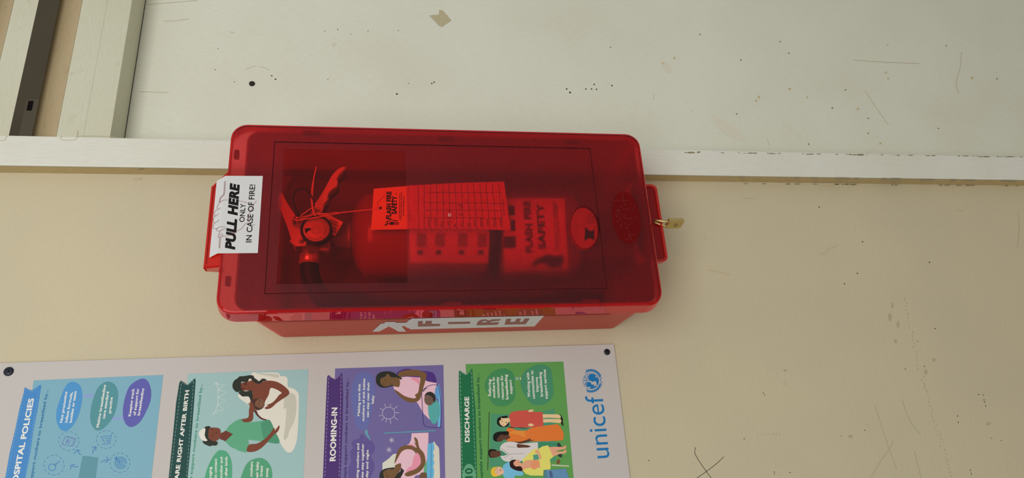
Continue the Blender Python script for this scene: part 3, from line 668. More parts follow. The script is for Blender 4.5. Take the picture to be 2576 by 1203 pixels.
fl('blanket', kn, [(2150, 530), (2175, 480), (2230, 465), (2270, 450), (2290, 540), (2290, 600), (2265, 650), (2285, 740), (2268, 800), (2292, 880), (2270, 960), (2290, 1060), (2275, 1200), (2285, 1400), (2135, 1400), (2140, 900)], (98, 172, 213), 4, i4, n=3)
st('blanket_seam', kn, [[(2228, 480), (2224, 800), (2216, 1400)]], 0.8, (44, 86, 130), 5, i4)
fl('dress', kn, [(1815, 256), (2170, 242), (2165, 480), (2140, 800), (2110, 1100), (1900, 1150), (1700, 1400), (1600, 1500), (1580, 1100), (1460, 930), (1500, 760), (1620, 560), (1760, 480), (1800, 400)], PK, 3.2, i4, False)
fl('dress_fold', kn, [(1920, 680), (2000, 700), (2015, 860), (1980, 960), (1880, 1020), (1700, 1070), (1740, 990), (1820, 930), (1850, 780)], HP, 4.2, i4)
fl('dress_fold', kn, [(1720, 515), (1790, 485), (1850, 500), (1890, 535)], HP, 4.2, i4)
fl('swaddle', kn, [(2100, 900), (2140, 850), (2140, 1100), (2070, 1090), (2075, 980)], (96, 166, 128), 3.6, i4)
fl('arm', kn, [(1450, 900), (1480, 740), (1540, 590), (1640, 520), (1800, 515), (1920, 560), (1860, 440), (1900, 470), (1866, 360), (1890, 345), (1940, 400), (1975, 560), (2060, 660), (2100, 780), (2100, 900), (2020, 1040), (1880, 1130), (1740, 1170), (1680, 1150), (1670, 1110), (1760, 1060), (1900, 1010), (1990, 920), (2010, 840), (1980, 720), (1925, 665), (1905, 690), (1870, 640), (1800, 600), (1680, 600), (1590, 660), (1520, 780)], BR, 6, i4, n=3)
fl('head', kn, [(1210, 1080), (1300, 1030), (1450, 1000), (1460, 940), (1575, 890), (1590, 960), (1570, 1040), (1490, 1140), (1430, 1250), (1400, 1400), (1220, 1400)], BR, 6, i4, n=3)
fl('hair', kn, [(1130, 1200), (1150, 1080), (1240, 1010), (1380, 985), (1440, 980), (1440, 1010), (1330, 1020), (1230, 1050), (1210, 1100), (1230, 1200), (1225, 1400), (1130, 1400)], HR, 7, i4, n=3)
fl('hair', kn, [(1590, 985), (1655, 1050), (1610, 1140), (1520, 1300), (1440, 1400), (1450, 1200), (1500, 1130), (1575, 1060)], HR, 7, i4, False)
fl('infant_head', kn, [(2020, 1090), (2120, 1095), (2135, 1150), (2135, 1350), (1970, 1350), (1985, 1150)], (104, 82, 62), 7, i4)
st('face_lines', kn, [[(1245, 1070), (1265, 1065)], [(1255, 1100), (1272, 1098)], [(1275, 1150), (1300, 1160), (1315, 1190)]], 1.1, (34, 26, 24), 8, i4)
# ---- green panel
kg = K(1130, 860, 3.508); kh = K(1140, 900, 8.593); ki = K(1200, 1020, 6.572)
pg = quad('panel', kg, [(145, 198), (1007, 175), (1098, 1203), (1190, 2300), (240, 2300), (190, 1000)], (92, 151, 81), poster)
fl('ribbon', kg, [(92, 253), (120, 272), (150, 290), (178, 262), (202, 235), (206, 260), (215, 420), (232, 600), (240, 900), (246, 1203), (250, 1900), (90, 1900), (105, 1203), (100, 800), (85, 500), (85, 270)], (33, 106, 71), 2, pg, False)
st('stitching', kg, dashes((97, 280), (118, 1203), 26) + dashes((196, 270), (236, 1203), 26) + dashes((100, 268), (148, 294), 3) + dashes((152, 292), (198, 250), 3), 0.9, (166, 200, 170), 3, pg, False)
tx('heading', kg, [('DISCHARGE', (178, 886), (174, 486))], 38, WT, 3, pg, 0.035)
tx('intro_text', kg, [('Hospitals support mothers to breastfeed by...', (298, 1262), (262, 280))], 24, (30, 88, 62), 3, pg, 0.022)
rd = fl('step_badge', kg, ell(175, 1190, 58, 112, 0, 26), (96, 160, 124), 3, pg)
tx('step_number', kg, [('10', (206, 1202), (204, 1115))], 62, (30, 96, 66), 4, pg, 0.03)
fl('bubble', kh, [(1060, 232), (1180, 250), (1290, 330), (1325, 450), (1330, 640), (1345, 780), (1310, 920), (1200, 1020), (1050, 1055), (900, 1030), (810, 930), (760, 800), (690, 680), (690, 540), (760, 400), (880, 290)], (67, 136, 88), 2, pg)
fl('bubble', kh, [(1880, 147), (2010, 170), (2110, 250), (2140, 400), (2160, 620), (2170, 760), (2120, 900), (1980, 1000), (1820, 1030), (1680, 990), (1580, 860), (1490, 700), (1455, 560), (1480, 400), (1580, 270), (1730, 180)], (70, 138, 104), 2, pg)
tx('caption', kh, [('Referring', (818, 832), (816, 466)), ('mothers to', (912, 868), (895, 422)), ('community', (1004, 868), (985, 414)), ('resources for', (1098, 900), (1075, 380)), ('breastfeeding', (1196, 902), (1165, 366)), ('support', (1280, 784), (1262, 480))], 58, WT, 3, pg, 0.026)
tx('caption', kh, [('Working with', (1668, 856), (1640, 322)), ('communities to', (1770, 892), (1726, 280)), ('improve', (1846, 740), (1828, 422)), ('breastfeeding', (1942, 840), (1906, 312)), ('support services', (2042, 892), (1998, 256))], 58, WT, 3, pg, 0.026)
for i, c in enumerate(((94, 152, 176), (196, 194, 140), (94, 152, 176), (196, 194, 140))):
    x = 1328 + i * 37; fl('connector', kh, [(x, 428), (x + 27, 426), (x + 29, 478), (x + 2, 482)], c, 2, pg, False)
sc_ = quad('scene_backdrop', ki, [(230, 140), (500, 150), (1085, 100), (1280, 55), (1285, 320), (1300, 620), (1300, 920), (1000, 930), (200, 1020)], (75, 143, 110), pg)
sc_.location.y -= L1
st('curtain_rail', ki, [[(202, 110), (176, 1075)]], 1.6, (44, 48, 42), 3, pg, False)
LS = (224, 190, 146); DK = (92, 60, 46)
i5 = fl('standing_woman_illustration', ki, [(600, 105), (740, 88), (855, 82), (860, 108), (1070, 112), (1085, 150), (1090, 352), (900, 365), (700, 362), (580, 358), (545, 300), (528, 200), (545, 140)], (194, 82, 72), 4, poster, n=3)
fl('legs', ki, [(1085, 148), (1200, 148), (1360, 150), (1385, 180), (1380, 215), (1200, 205), (1092, 210), (1092, 228), (1200, 225), (1370, 228), (1400, 250), (1390, 295), (1200, 280), (1090, 288)], LS, 4, i5, False)
fl('shoe', ki, [(1345, 145), (1390, 165), (1420, 240), (1412, 268), (1380, 225), (1386, 180)], (34, 36, 32), 5, i5)
fl('shoe', ki, [(1375, 228), (1415, 270), (1428, 330), (1418, 340), (1385, 292), (1398, 255)], (34, 36, 32), 5, i5)
fl('hand', ki, [(852, 85), (900, 70), (945, 72), (915, 88), (942, 96), (900, 108), (856, 110)], LS, 5, i5, n=3)
fl('hand', ki, [(850, 310), (910, 300), (915, 315), (948, 325), (900, 348), (855, 340)], LS, 5, i5, n=3)
fl('hair', ki, [(330, 260), (345, 215), (400, 185), (500, 174), (505, 210), (525, 330), (440, 362), (380, 350), (335, 310)], (28, 28, 28), 4.5, i5, n=3)
fl('face', ki, [(395, 200), (425, 215), (510, 210), (540, 225), (545, 265), (520, 280), (490, 320), (440, 352), (390, 320), (368, 265), (400, 235)], LS, 5, i5)
i6 = fl('robed_woman_illustration', ki, [(485, 410), (520, 375), (590, 380), (640, 408), (800, 420), (900, 375), (1100, 340), (1300, 315), (1350, 325), (1400, 400), (1430, 460), (1428, 540), (1390, 580), (1100, 595), (900, 598), (700, 600), (560, 600), (480, 580), (540, 530)], (214, 116, 52), 4, poster, n=3)
fl('sash', ki, [(520, 460), (600, 420), (790, 420), (805, 540), (700, 490)], (218, 136, 58), 5, i6, False)
fl('neck', ki, [(440, 490), (520, 488), (555, 532), (490, 572), (430, 560)], DK, 5, i6, False)
fl('arm', ki, [(565, 595), (680, 605), (760, 590), (850, 560), (895, 545), (880, 575), (955, 575), (860, 600), (760, 628), (700, 634), (640, 612)], DK, 5, i6, n=3)
fl('arm', ki, [(510, 368), (545, 352), (640, 368), (720, 362), (850, 382), (760, 384), (660, 372), (560, 382)], DK, 3.5, i6, n=3)
fl('face', ki, [(345, 530), (400, 480), (440, 500), (442, 560), (400, 598), (350, 602), (325, 580)], DK, 6, i6)
fl('hair', ki, [(265, 520), (285, 470), (350, 438), (450, 432), (518, 434), (520, 485), (440, 492), (400, 484), (345, 530), (325, 575), (345, 602), (290, 590), (268, 560)], (26, 26, 26), 6.5, i6, n=3)
i7 = fl('doctor_illustration', ki, [(500, 605), (650, 608), (760, 630), (1000, 612), (1010, 650), (1010, 760), (900, 830), (830, 900), (650, 930), (500, 932), (430, 905), (385, 840), (385, 760), (380, 700), (420, 640)], (205, 201, 202), 4.2, poster, n=3)
fl('trousers', ki, [(1005, 615), (1330, 618), (1325, 690), (1200, 720), (1010, 720)], (62, 134, 102), 4.4, i7, False)
fl('shoe', ki, [(1330, 622), (1365, 622), (1400, 688), (1330, 690)], (48, 60, 62), 4.5, i7, False)
fl('shoe', ki, [(1335, 825), (1395, 800), (1406, 850), (1385, 862), (1340, 840)], (48, 60, 62), 4.5, i7)
fl('tunic', ki, [(388, 740), (440, 770), (505, 815), (440, 835), (390, 838)], (66, 134, 104), 5, i7, False)
fl('arm', ki, [(668, 640), (720, 645), (830, 660), (885, 680), (840, 698), (760, 700), (680, 702), (656, 670)], DK, 5, i7)
fl('face', ki, [(215, 770), (250, 755), (300, 750), (385, 765), (388, 830), (350, 850), (300, 865), (240, 868), (215, 830)], DK, 5, i7)
fl('hair', ki, [(190, 790), (200, 735), (250, 725), (310, 735), (320, 752), (250, 760), (220, 775), (218, 830), (240, 868), (215, 865), (195, 830)], (30, 28, 26), 6, i7, n=3)
st('coat_lines', ki, [[(395, 705), (450, 750), (530, 815), (440, 870)], [(530, 812), (640, 802), (780, 800)], [(485, 690), (520, 684), (640, 698)], [(540, 880), (565, 886), (590, 870), (580, 850)]], 0.7, (120, 118, 120), 6, i7)
i8 = fl('seated_mother_illustration', ki, [(1020, 720), (1080, 680), (1175, 662), (1200, 720), (1265, 850), (1205, 895), (1220, 1000), (1210, 1060), (1100, 1070), (1095, 1165), (880, 1160), (800, 1130), (760, 1080), (755, 900), (820, 830), (930, 730), (1000, 712), (1018, 760)], (214, 210, 108), 5, poster, False)
fl('chest', ki, [(690, 920), (720, 950), (760, 960), (800, 915), (900, 905), (985, 905), (1020, 960), (1045, 1030), (900, 1030), (800, 1050), (740, 1090), (690, 1000)], (214, 158, 128), 6, i8)
fl('legs', ki, [(1185, 690), (1300, 685), (1420, 690), (1470, 655), (1475, 700), (1450, 725), (1380, 735), (1290, 765), (1420, 765), (1470, 725), (1480, 770), (1450, 800), (1360, 805), (1260, 850)], (216, 160, 128), 6, i8, False)
fl('infant', ki, [(885, 980), (920, 920), (1000, 905), (1032, 930), (1030, 990), (970, 1055), (920, 1055), (885, 1020)], (220, 146, 104), 7, i8)
fl('book', ki, [(925, 820), (1005, 812), (1030, 895), (935, 905)], (82, 152, 128), 7, i8, False)
fl('hand', ki, [(970, 745), (1010, 745), (1040, 800), (1062, 850), (1058, 895), (1035, 880), (1005, 800), (965, 800)], (216, 160, 130), 8, i8, n=3)
fl('hair', ki, [(540, 940), (570, 910), (640, 900), (600, 960), (640, 1010), (720, 1010), (752, 1060), (735, 1090), (640, 1075), (560, 1030), (540, 980)], (44, 26, 24), 7, i8)
fl('face', ki, [(600, 915), (650, 900), (690, 905), (712, 940), (700, 985), (665, 1020), (620, 1010), (585, 970)], (218, 160, 132), 6.5, i8)
i9 = fl('fair_child_illustration', ki, [(500, 945), (540, 940), (600, 1030), (740, 1090), (775, 1130), (750, 1165), (660, 1165), (620, 1165), (630, 1230), (480, 1230), (430, 1160), (410, 1060), (440, 985)], (112, 180, 214), 4.8, poster, False)
fl('face', ki, [(295, 1080), (340, 1020), (400, 1025), (440, 1080), (450, 1110), (400, 1150), (340, 1165), (295, 1130)], (222, 176, 150), 6, i9)
fl('hair', ki, [(228, 1100), (250, 1040), (300, 1020), (330, 1020), (300, 1060), (300, 1110), (330, 1150), (345, 1170), (290, 1182), (245, 1160)], (216, 184, 62), 6.5, i9)
st('face_lines', ki, [[(415, 258), (418, 275)], [(425, 318), (428, 332)], [(480, 275), (488, 295)], [(360, 535), (366, 540)], [(362, 585), (368, 590)], [(262, 800), (268, 808)], [(262, 848), (270, 852)], [(634, 918), (640, 924)], [(628, 966), (634, 972)], [(684, 950), (690, 940)], [(328, 1054), (332, 1060)], [(332, 1102), (338, 1108)], [(382, 1060), (388, 1085)]], 1.5, (40, 28, 26), 9, pg)
fl('cot', ki, [(1110, 1072), (1200, 1068), (1470, 1048), (1520, 1203), (1560, 1400), (1080, 1400)], (94, 138, 178), 7, pg, False)
fl('cot_side', ki, [(1110, 1072), (1150, 1070), (1200, 1400), (1080, 1400)], (82, 128, 140), 8, pg, False)
fl('cot_label', ki, [(1190, 1090), (1235, 1085), (1260, 1190), (1205, 1200)], (76, 96, 140), 8, pg, False)
fl('table_leg', ki, [(1235, 975), (1525, 995), (1522, 1018), (1235, 1000)], (180, 190, 160), 5, pg, False)
fl('small_shoe', ki, [(1340, 895), (1368, 900), (1370, 945), (1352, 975), (1318, 965), (1318, 925)], (122, 84, 54), 6, pg)
# ---- sponsor's name and round emblem in the corner
ko = K(1440, 920, 4.625)
UB = (30, 112, 174)
text('wordmark', T(ko, [('unicef', (432, 1072), (352, 350))], 212, -0.002), ink(UB), onposter, L1 * 2, poster)
em = st('emblem', ko, [ell(215, 178, 91, 92, 0, 40) + [(306, 178)], [(130, 172), (180, 175), (215, 172)], [(140, 130), (165, 150), (190, 165)], [(140, 220), (165, 200), (195, 190)], [(150, 115), (147, 178), (155, 235)], [(175, 98), (170, 150), (165, 200)], [(345, 140), (322, 180), (325, 185)], [(355, 207), (330, 175), (315, 150)]], 1.0, UB, 2, poster, True)
fl('emblem_mother', ko, [(182, 130), (200, 102), (235, 96), (262, 108), (275, 120), (262, 140), (285, 135), (303, 165), (305, 200), (290, 232), (282, 220), (278, 195), (260, 180), (235, 190), (212, 178), (190, 160)], UB, 3, em, n=3)
fl('emblem_child', ko, [(165, 205), (190, 192), (215, 200), (222, 222), (258, 222), (240, 242), (285, 235), (265, 258), (235, 270), (205, 262), (212, 245), (185, 250), (163, 238)], UB, 3, em, n=3)
for j in range(9):                                     # laurel leaves up both sides of the ring
    for sgn in (1, -1):
        a = -0.05 + sgn * (0.35 + j * 0.205)
        cx, cy = 215 + 112 * math.cos(a), 178 + 118 * math.sin(a)
        fl('laurel_leaf', ko, ell(cx, cy, 22, 5.5, a + sgn * (math.pi / 2 + 0.35), 10), UB, 2, em, False)
        cx, cy = 215 + 128 * math.cos(a + sgn * .1), 178 + 131 * math.sin(a + sgn * .1)
        if j < 8: fl('laurel_leaf', ko, ell(cx, cy, 17, 5, a + sgn * (math.pi / 2 - 0.30), 10), UB, 2, em, False)

# ================================================================== the fire extinguisher box
YF = -0.155                                   # front face of the cover
def rrect(x0, x1, z0, z1, r, n=7):
    out = []
    for cx, cz, a0 in ((x1 - r, z1 - r, 0), (x0 + r, z1 - r, 90), (x0 + r, z0 + r, 180), (x1 - r, z0 + r, 270)):
        for i in range(n + 1):
            a = math.radians(a0 + 90 * i / n); out.append((cx + r * math.cos(a), cz + r * math.sin(a)))
    return out
def loft(name, rings, mat, parent=None, smooth=False, cap0=False, cap1=False, closed=False):
    vs, fs = [], []
    n = len(rings[0][0])
    for pts, y in rings: vs += [(p[0], y, p[1]) for p in pts]
    m = len(rings)
    for i in range(m if closed else m - 1):
        k = (i + 1) % m
        for j in range(n): fs.append([i * n + j, i * n + (j + 1) % n, k * n + (j + 1) % n, k * n + j])
    if cap0: fs.append(list(range(n))[::-1])
    if cap1: fs.append([(m - 1) * n + j for j in range(n)])
    bm = bmesh.new(); bv = [bm.verts.new(v) for v in vs]
    for f in fs: bm.faces.new([bv[i] for i in f])
    return from_bm(name, bm, mat, parent, smooth)
X0, X1, Z0, Z1 = 0.2338, 0.4954, H - 0.3619, H + 0.2064
cab = thing('fire_extinguisher_box', ((X0 + X1) / 2, -0.002, Z0), 'translucent red plastic fire extinguisher box with frosted cover and clear window', 'fire box')
# body shell: outer and inner skins joined at the mouth
def bring(x0, x1, z0, z1, r, t=0.0): return rrect(x0 + t, x1 - t, z0 + t, z1 - t, max(0.003, r - t))
ob = [(bring(0.2400, 0.4890, H - 0.3555, H + 0.1870, 0.016), -0.146), (bring(0.2400, 0.4895, H - 0.3550, H + 0.1796, 0.016), -0.090), (bring(0.2400, 0.4870, H - 0.3475, H + 0.1600, 0.014), -0.004), (bring(0.2415, 0.4855, H - 0.3460, H + 0.1585, 0.012), -0.0005)]
tk = 0.0022
ib = [(bring(0.2400, 0.4870, H - 0.3475, H + 0.1600, 0.014, tk), -0.0035), (bring(0.2400, 0.4895, H - 0.3550, H + 0.1796, 0.016, tk), -0.090), (bring(0.2400, 0.4890, H - 0.3555, H + 0.1870, 0.016, tk), -0.146)]
body = loft('body', ob + [], M_body, cab, cap1=True)
lin_ = loft('body_lining', ib, M_body, cab, cap0=True)
lin_.name = 'body_inner_wall'
# rolled flange where cover meets body
# cover: rim with rounded edge + front plates
def lo_(off, y): return (rrect(X0 + off, X1 - off, Z0 + off, Z1 - off, 0.021 - off), y)
rim = loft('cover_rim', [lo_(0.0035, YF), lo_(0.0016, YF + 0.0006), lo_(0.0004, YF + 0.0020), lo_(-0.0001, YF + 0.0040), lo_(-0.0034, -0.130), lo_(-0.0032, -0.1288), lo_(-0.0018, -0.1288), lo_(0.0018, YF + 0.0050), lo_(0.0035, YF + 0.0026)], M_rim, cab, closed=True)
def pt_(px, py): q = onY(px, py, YF); return (q.x, q.z)
gw = 0.0004
go = [pt_(690, 353), pt_(1488, 376), pt_(1524, 726), pt_(667, 738)]
# the outlines are rectangles on the cover: square them up
gx0 = (go[2][0] + go[3][0]) / 2; gx1 = (go[0][0] + go[1][0]) / 2; gz1 = (go[0][1] + go[3][1]) / 2; gz0 = (go[1][1] + go[2][1]) / 2
wc = [pt_(714, 376), pt_(1023, 381), pt_(1023, 712), pt_(696, 714)]
wx0 = (wc[2][0] + wc[3][0]) / 2; wx1 = (wc[0][0] + wc[1][0]) / 2; wz1 = (wc[0][1] + wc[3][1]) / 2; wz0 = (wc[1][1] + wc[2][1]) / 2
def rc(x0, x1, z0, z1): return [(x0, z0), (x1, z0), (x1, z1), (x0, z1)]
eps = 0.00002
front = plate('cover_front', lo_(0.0036, 0)[0], [rc(gx0 - gw, gx1 + gw, gz0 - gw, gz1 + gw)], YF, YF + 0.0026, M_frost, cab)
plate('cover_groove', rc(gx0 - gw + eps, gx1 + gw - eps, gz0 - gw + eps, gz1 + gw - eps), [rc(gx0 + gw - eps, gx1 - gw + eps, gz0 + gw - eps, gz1 - gw + eps)], YF + 0.0005, YF + 0.0018, plain('dark_groove', (0.045, 0.003, 0.004), 0.9, 0, 0.05, raw=True), front)
plate('cover_door', rc(gx0 + gw, gx1 - gw, gz0 + gw, gz1 - gw), [rc(wx0, wx1, wz0, wz1)], YF, YF + 0.0026, M_frost, front)
win = plate('window_pane', rc(wx0 + eps, wx1 - eps, wz0 + eps, wz1 - eps), [], YF + 0.0002, YF + 0.0024, M_clear, cab)
# snap slots moulded along the cover's edges
for px, py, w_, vert in ((783, 331, 44, 0), (1123, 345, 44, 0), (1441, 352, 40, 0), (768, 771, 44, 0), (1138, 764, 46, 0), (1488, 757, 46, 0), (594, 385, 22, 1), (572, 705, 22, 1)):
    q = onY(px, py, YF)
    dx, dz = ((0.0028, w_ * 0.00026) if not vert else (w_ * 0.00028, 0.0030))
    plate('snap_slot', rrect(q.x - dx, q.x + dx, q.z - dz, q.z + dz, 0.0012, 3), [], YF + 0.0030, YF + 0.0075, M_tabd, front)
# round seat and raised oval maker's badge low on the cover
def onfront(px, py, l=0.0): return onY(px, py, YF - l)
rs = [(onY(x, y, YF).x, onY(x, y, YF).z) for x, y in ell(1470, 573, 36, 53.5, -0.08, 36)]
plate('round_seat', rs, [], YF + 0.0050, YF + 0.0054, plain('seat_paper', (0.66, 0.40, 0.22), 0.7, 0, 0.1, raw=True), front)
kz = K(1420, 460, 5.469)
flat('seat_print', kz((285, 600), (300, 620), (340, 665), (390, 660), (405, 630), (408, 700), (405, 790), (370, 770), (320, 770), (275, 800), (280, 700)), M_black, lambda a, b, l: onY(a, b, YF + 0.0048), 0, front)
flat('seat_print', kz((300, 450), (400, 450), (405, 560), (300, 560)), plain('seat_grey', (0.5, 0.32, 0.2), 0.6, raw=True), lambda a, b, l: onY(a, b, YF + 0.0048), 0, front)
flat('seat_print', kz((130, 560), (200, 570), (200, 640), (140, 620)), plain('seat_grey', (0.5, 0.32, 0.2), 0.6, raw=True), lambda a, b, l: onY(a, b, YF + 0.0048), 0, front)
strokes('seat_outline', [ell(1470, 573, 36, 53.5, -0.08, 40) + [ell(1470, 573, 36, 53.5, -0.08, 40)[0]]], 1.4, plain('dark_red_seam', (0.08, 0.004, 0.006), 0.9, 0, 0.05, raw=True), onfront, 0.0006, front, False)
kz = K(1420, 460, 5.469)
flat('seat_slit', kz((447, 455), (462, 510), (470, 590), (474, 680), (482, 682), (480, 590), (470, 505), (455, 460)), plain('dark_groove', (0.045, 0.003, 0.004), 0.9, 0, 0.05, raw=True), onfront, 0.0007, front, False)
oc = kz((850, 478))[0]
ov = ell(oc[0], oc[1], 35.5, 67, -0.16, 44)
og = [(onfront(x, y).x, onfront(x, y).z) for x, y in ov]
oval = plate('oval_badge', og, [], YF - 0.0006, YF - 0.00003, M_badge, front)
strokes('badge_relief', [kz(*l) for l in (
    [(800, 120), (800, 200), (830, 290)], [(660, 245), (760, 245), (880, 240)], [(760, 410), (750, 470), (775, 500), (795, 530)], [(760, 410), (775, 408)],
    [(805, 470), (820, 445), (835, 440)], [(815, 475), (850, 485), (895, 500), (930, 480)], [(800, 380), (830, 360), (880, 370), (910, 395)], [(820, 545), (850, 575), (870, 582), (910, 565)],
    [(960, 500), (985, 480), (990, 455)], [(880, 660), (890, 720), (910, 770), (950, 810)], [(920, 760), (900, 730), (940, 710), (970, 730), (1000, 700)], [(830, 770), (860, 780), (890, 770)], [(720, 700), (700, 650)], [(940, 360), (960, 330), (985, 300)])], 0.9, plain('badge_highlight_plastic', (0.17, 0.008, 0.010), 0.25, 0, 0.5, raw=True), onfront, 0.0009, front)
MB = plain('badge_highlight_plastic', (0.17, 0.008, 0.010), 0.25, 0, 0.5, raw=True)
text('badge_letters', T(kz, [('W', (840, 312), (836, 286)), ('N', (778, 350), (800, 325)), ('I', (758, 386), (762, 372)), ('G', (735, 412), (745, 384)), ('D', (728, 470), (728, 436)), ('E', (790, 600), (800, 578)), ('C', (868, 640), (872, 610)), ('S', (745, 548), (750, 522))], 26, 0.0), MB, onfront, 0.0009, front)
strokes('bubble_mark', [ell(1131, 541, 3.0, 3.2, 0, 14) + [(1134, 541)]], 1.3, plain('pale_bubble', (0.75, 0.45, 0.42), 0.4, raw=True), onfront, 0.0003, front, False)
# pull tab along the top of the cover
tb = [(0.2950, Z1 - 0.004), (0.2950, H + 0.2245), (0.4046, H + 0.2245), (0.4235, Z1 - 0.004)]
yt = YF + 0.009
def tabv(y): return [(x, y if z > Z1 else YF + 0.0045, z) for x, z in tb]
fr = [(0.2950, YF + 0.0030, Z1 - 0.0005), (0.2950, yt, H + 0.2262), (0.4056, yt, H + 0.2262), (0.4250, YF + 0.0030, Z1 - 0.0005)]
bk = [(0.2950, -0.128, Z1 - 0.0005), (0.2950, -0.134, H + 0.2262), (0.4056, -0.134, H + 0.2262), (0.4250, -0.128, Z1 - 0.0005)]
def lipv(a, b, t): return tuple(a[i] + (b[i] - a[i]) * t for i in range(3))
# hollow tab: face, two sides, outer edge
t_ = 0.0022
tabf = extrude_poly('pull_tab', fr, [(x, y + t_, z) for x, y, z in fr], M_tab, cab)
extrude_poly('tab_side', [fr[0], fr[1], bk[1], bk[0]], [(p[0] + t_, p[1], p[2]) for p in (fr[0], fr[1], bk[1], bk[0])], M_tab, tabf)
extrude_poly('tab_side', [fr[3], fr[2], bk[2], bk[3]], [(p[0] - t_, p[1], p[2]) for p in (fr[3], fr[2], bk[2], bk[3])], M_tab, tabf)
extrude_poly('tab_edge', [fr[1], fr[2], bk[2], bk[1]], [(p[0], p[1], p[2] - t_) for p in (fr[1], fr[2], bk[2], bk[1])], M_tab, tabf)
def ontabf(px, py, l=0.0):
    p0, p1, p2 = (Vector(fr[k]) for k in (0, 1, 2)); nrm = (p1 - p0).cross(p2 - p1).normalized()
    if nrm.y > 0: nrm = -nrm
    rr_ = ray(px, py); return EYE + rr_ * ((p0 + nrm * (0.0002 + l) - EYE).dot(nrm) / rr_.dot(nrm))
strokes('tab_groove', [[(538, 470), (528, 560), (519, 664)], [(541, 471), (545, 466), (568, 443)]], 1.3, plain('dark_red_seam', (0.08, 0.004, 0.006), 0.9, 0, 0.05, raw=True), ontabf, 0, tabf, False)
# folded instruction sticker over the pull tab
def onsticker(px, py, l=0.0):
    a = onY(px, py, YF - 0.0003 - l)
    if a.z <= Z1 - 0.0030: return a
    # plane of the sloping tab: through the fold line and the tab's outer edge
    p0 = Vector((0, YF - 0.0003 - l, Z1 - 0.0030)); p1 = Vector((0, yt - 0.0006 - l, H + 0.2262))
    d = (p1 - p0).normalized(); nrm = Vector((0, -d.z, d.y))
    rr_ = ray(px, py); t = (p0 - EYE).dot(nrm) / rr_.dot(nrm)
    return EYE + rr_ * t
kS = K(500, 420, 4.456)
fold = [(a, b) for a, b in kS((300, 100), (212, 970))]
stk = flat('instruction_sticker', kS((300, 100), (718, 102), (662, 966), (212, 970)), M_sticker, lambda a, b, l: onY(a, b, YF - 0.0003 - l), 0, cab, False)
def fz(p):  # pixel of fold in the plane of front
    return onY(p[0], p[1], YF - 0.0003)
A_, B_ = fz(fold[0]), fz(fold[1])
def sloped(px, py, l=0.0):
    e = (A_ - B_).normalized(); far = Vector(((A_.x + B_.x) / 2, yt - 0.0012, H + 0.2262))
    nrm = e.cross(far - A_).normalized()
    if nrm.y > 0: nrm = -nrm
    rr_ = ray(px, py); t = (A_ + nrm * l - EYE).dot(nrm) / rr_.dot(nrm)
    return EYE + rr_ * t
flat('sticker_flap', kS((300, 100), (201, 160), (118, 1018), (212, 970)), M_sticker, sloped, 0.0, stk, False)
def onst(px, py, l=0.0):
    (ax, ay), (bx, by) = fold
    xf = ax + (bx - ax) * (py - ay) / (by - ay)
    return sloped(px, py, l) if px < xf else onY(px, py, YF - 0.0003 - l)
fs_ = lambda a, b, l=0.0: onY(a, b, YF - 0.0003 - l)
text('sticker_words', T(kS, [('PULL HERE', (398, 930), (453, 180))], 98, 0.06, 0.22), M_black, fs_, 0.0002, stk)
text('sticker_words', T(kS, [('ONLY', (510, 618), (524, 412))], 55, 0.012) + T(kS, [('IN CASE OF FIRE!', (590, 846), (632, 198))], 62, 0.012), M_black, fs_, 0.0002, stk)
strokes('hand_drawing', [kS(*l) for l in (
    [(298, 160), (288, 300), (250, 345), (236, 400)], [(286, 162), (278, 300), (240, 345), (228, 400)], [(330, 372), (280, 372), (230, 405), (206, 450), (215, 475), (245, 458)],
    [(212, 475), (180, 500), (175, 535), (190, 548), (225, 525)], [(190, 548), (165, 575), (164, 615), (180, 628), (230, 595)], [(178, 628), (160, 660), (165, 692), (205, 690), (240, 670), (300, 675)],
    [(205, 690), (200, 715), (235, 720), (250, 712)], [(245, 710), (300, 690)], [(238, 722), (220, 760), (216, 790), (240, 785), (262, 775), (266, 756), (245, 755), (228, 770)], [(262, 780), (340, 768), (410, 730), (480, 690), (520, 640), (560, 625)],
    [(244, 785), (236, 912)], [(232, 790), (226, 912)], [(438, 378), (500, 390), (555, 410)], [(648, 383), (620, 410), (590, 480), (560, 540), (555, 590)], [(590, 645), (630, 650)])], 0.7, M_redline, onst, 0.00035, stk)
# latch tongue under the cover
yl = -0.122
lt = [(onY(px, py, yl).x, onY(px, py, yl).z) for px, py in ((1633, 466), (1649, 474), (1657, 490), (1677, 642), (1673, 655), (1660, 661))]
lx0, lx1, lz = 0.3062, 0.4280, H - 0.3910
tongue_o = rrect(lx0, lx1, lz, H - 0.345, 0.0085, 5)
hq = onY(1649, 558, yl)
hole = [(hq.x + 0.0028 * math.cos(a), hq.z + 0.0034 * math.sin(a)) for a in (2 * math.pi * i / 14 for i in range(14))]
ton = plate('latch_tongue', rrect(lx0 + .0015, lx1 - .0015, lz + .0015, H - 0.350, 0.0075, 5), [hole], yl + 0.001, yl + 0.0035, M_tabd, cab)
plate('tongue_rim', tongue_o, [rrect(lx0 + .0036, lx1 - .0036, lz + .0036, H - 0.3486, 0.006, 5)], yl - 0.0012, yl + 0.008, M_tab, ton)
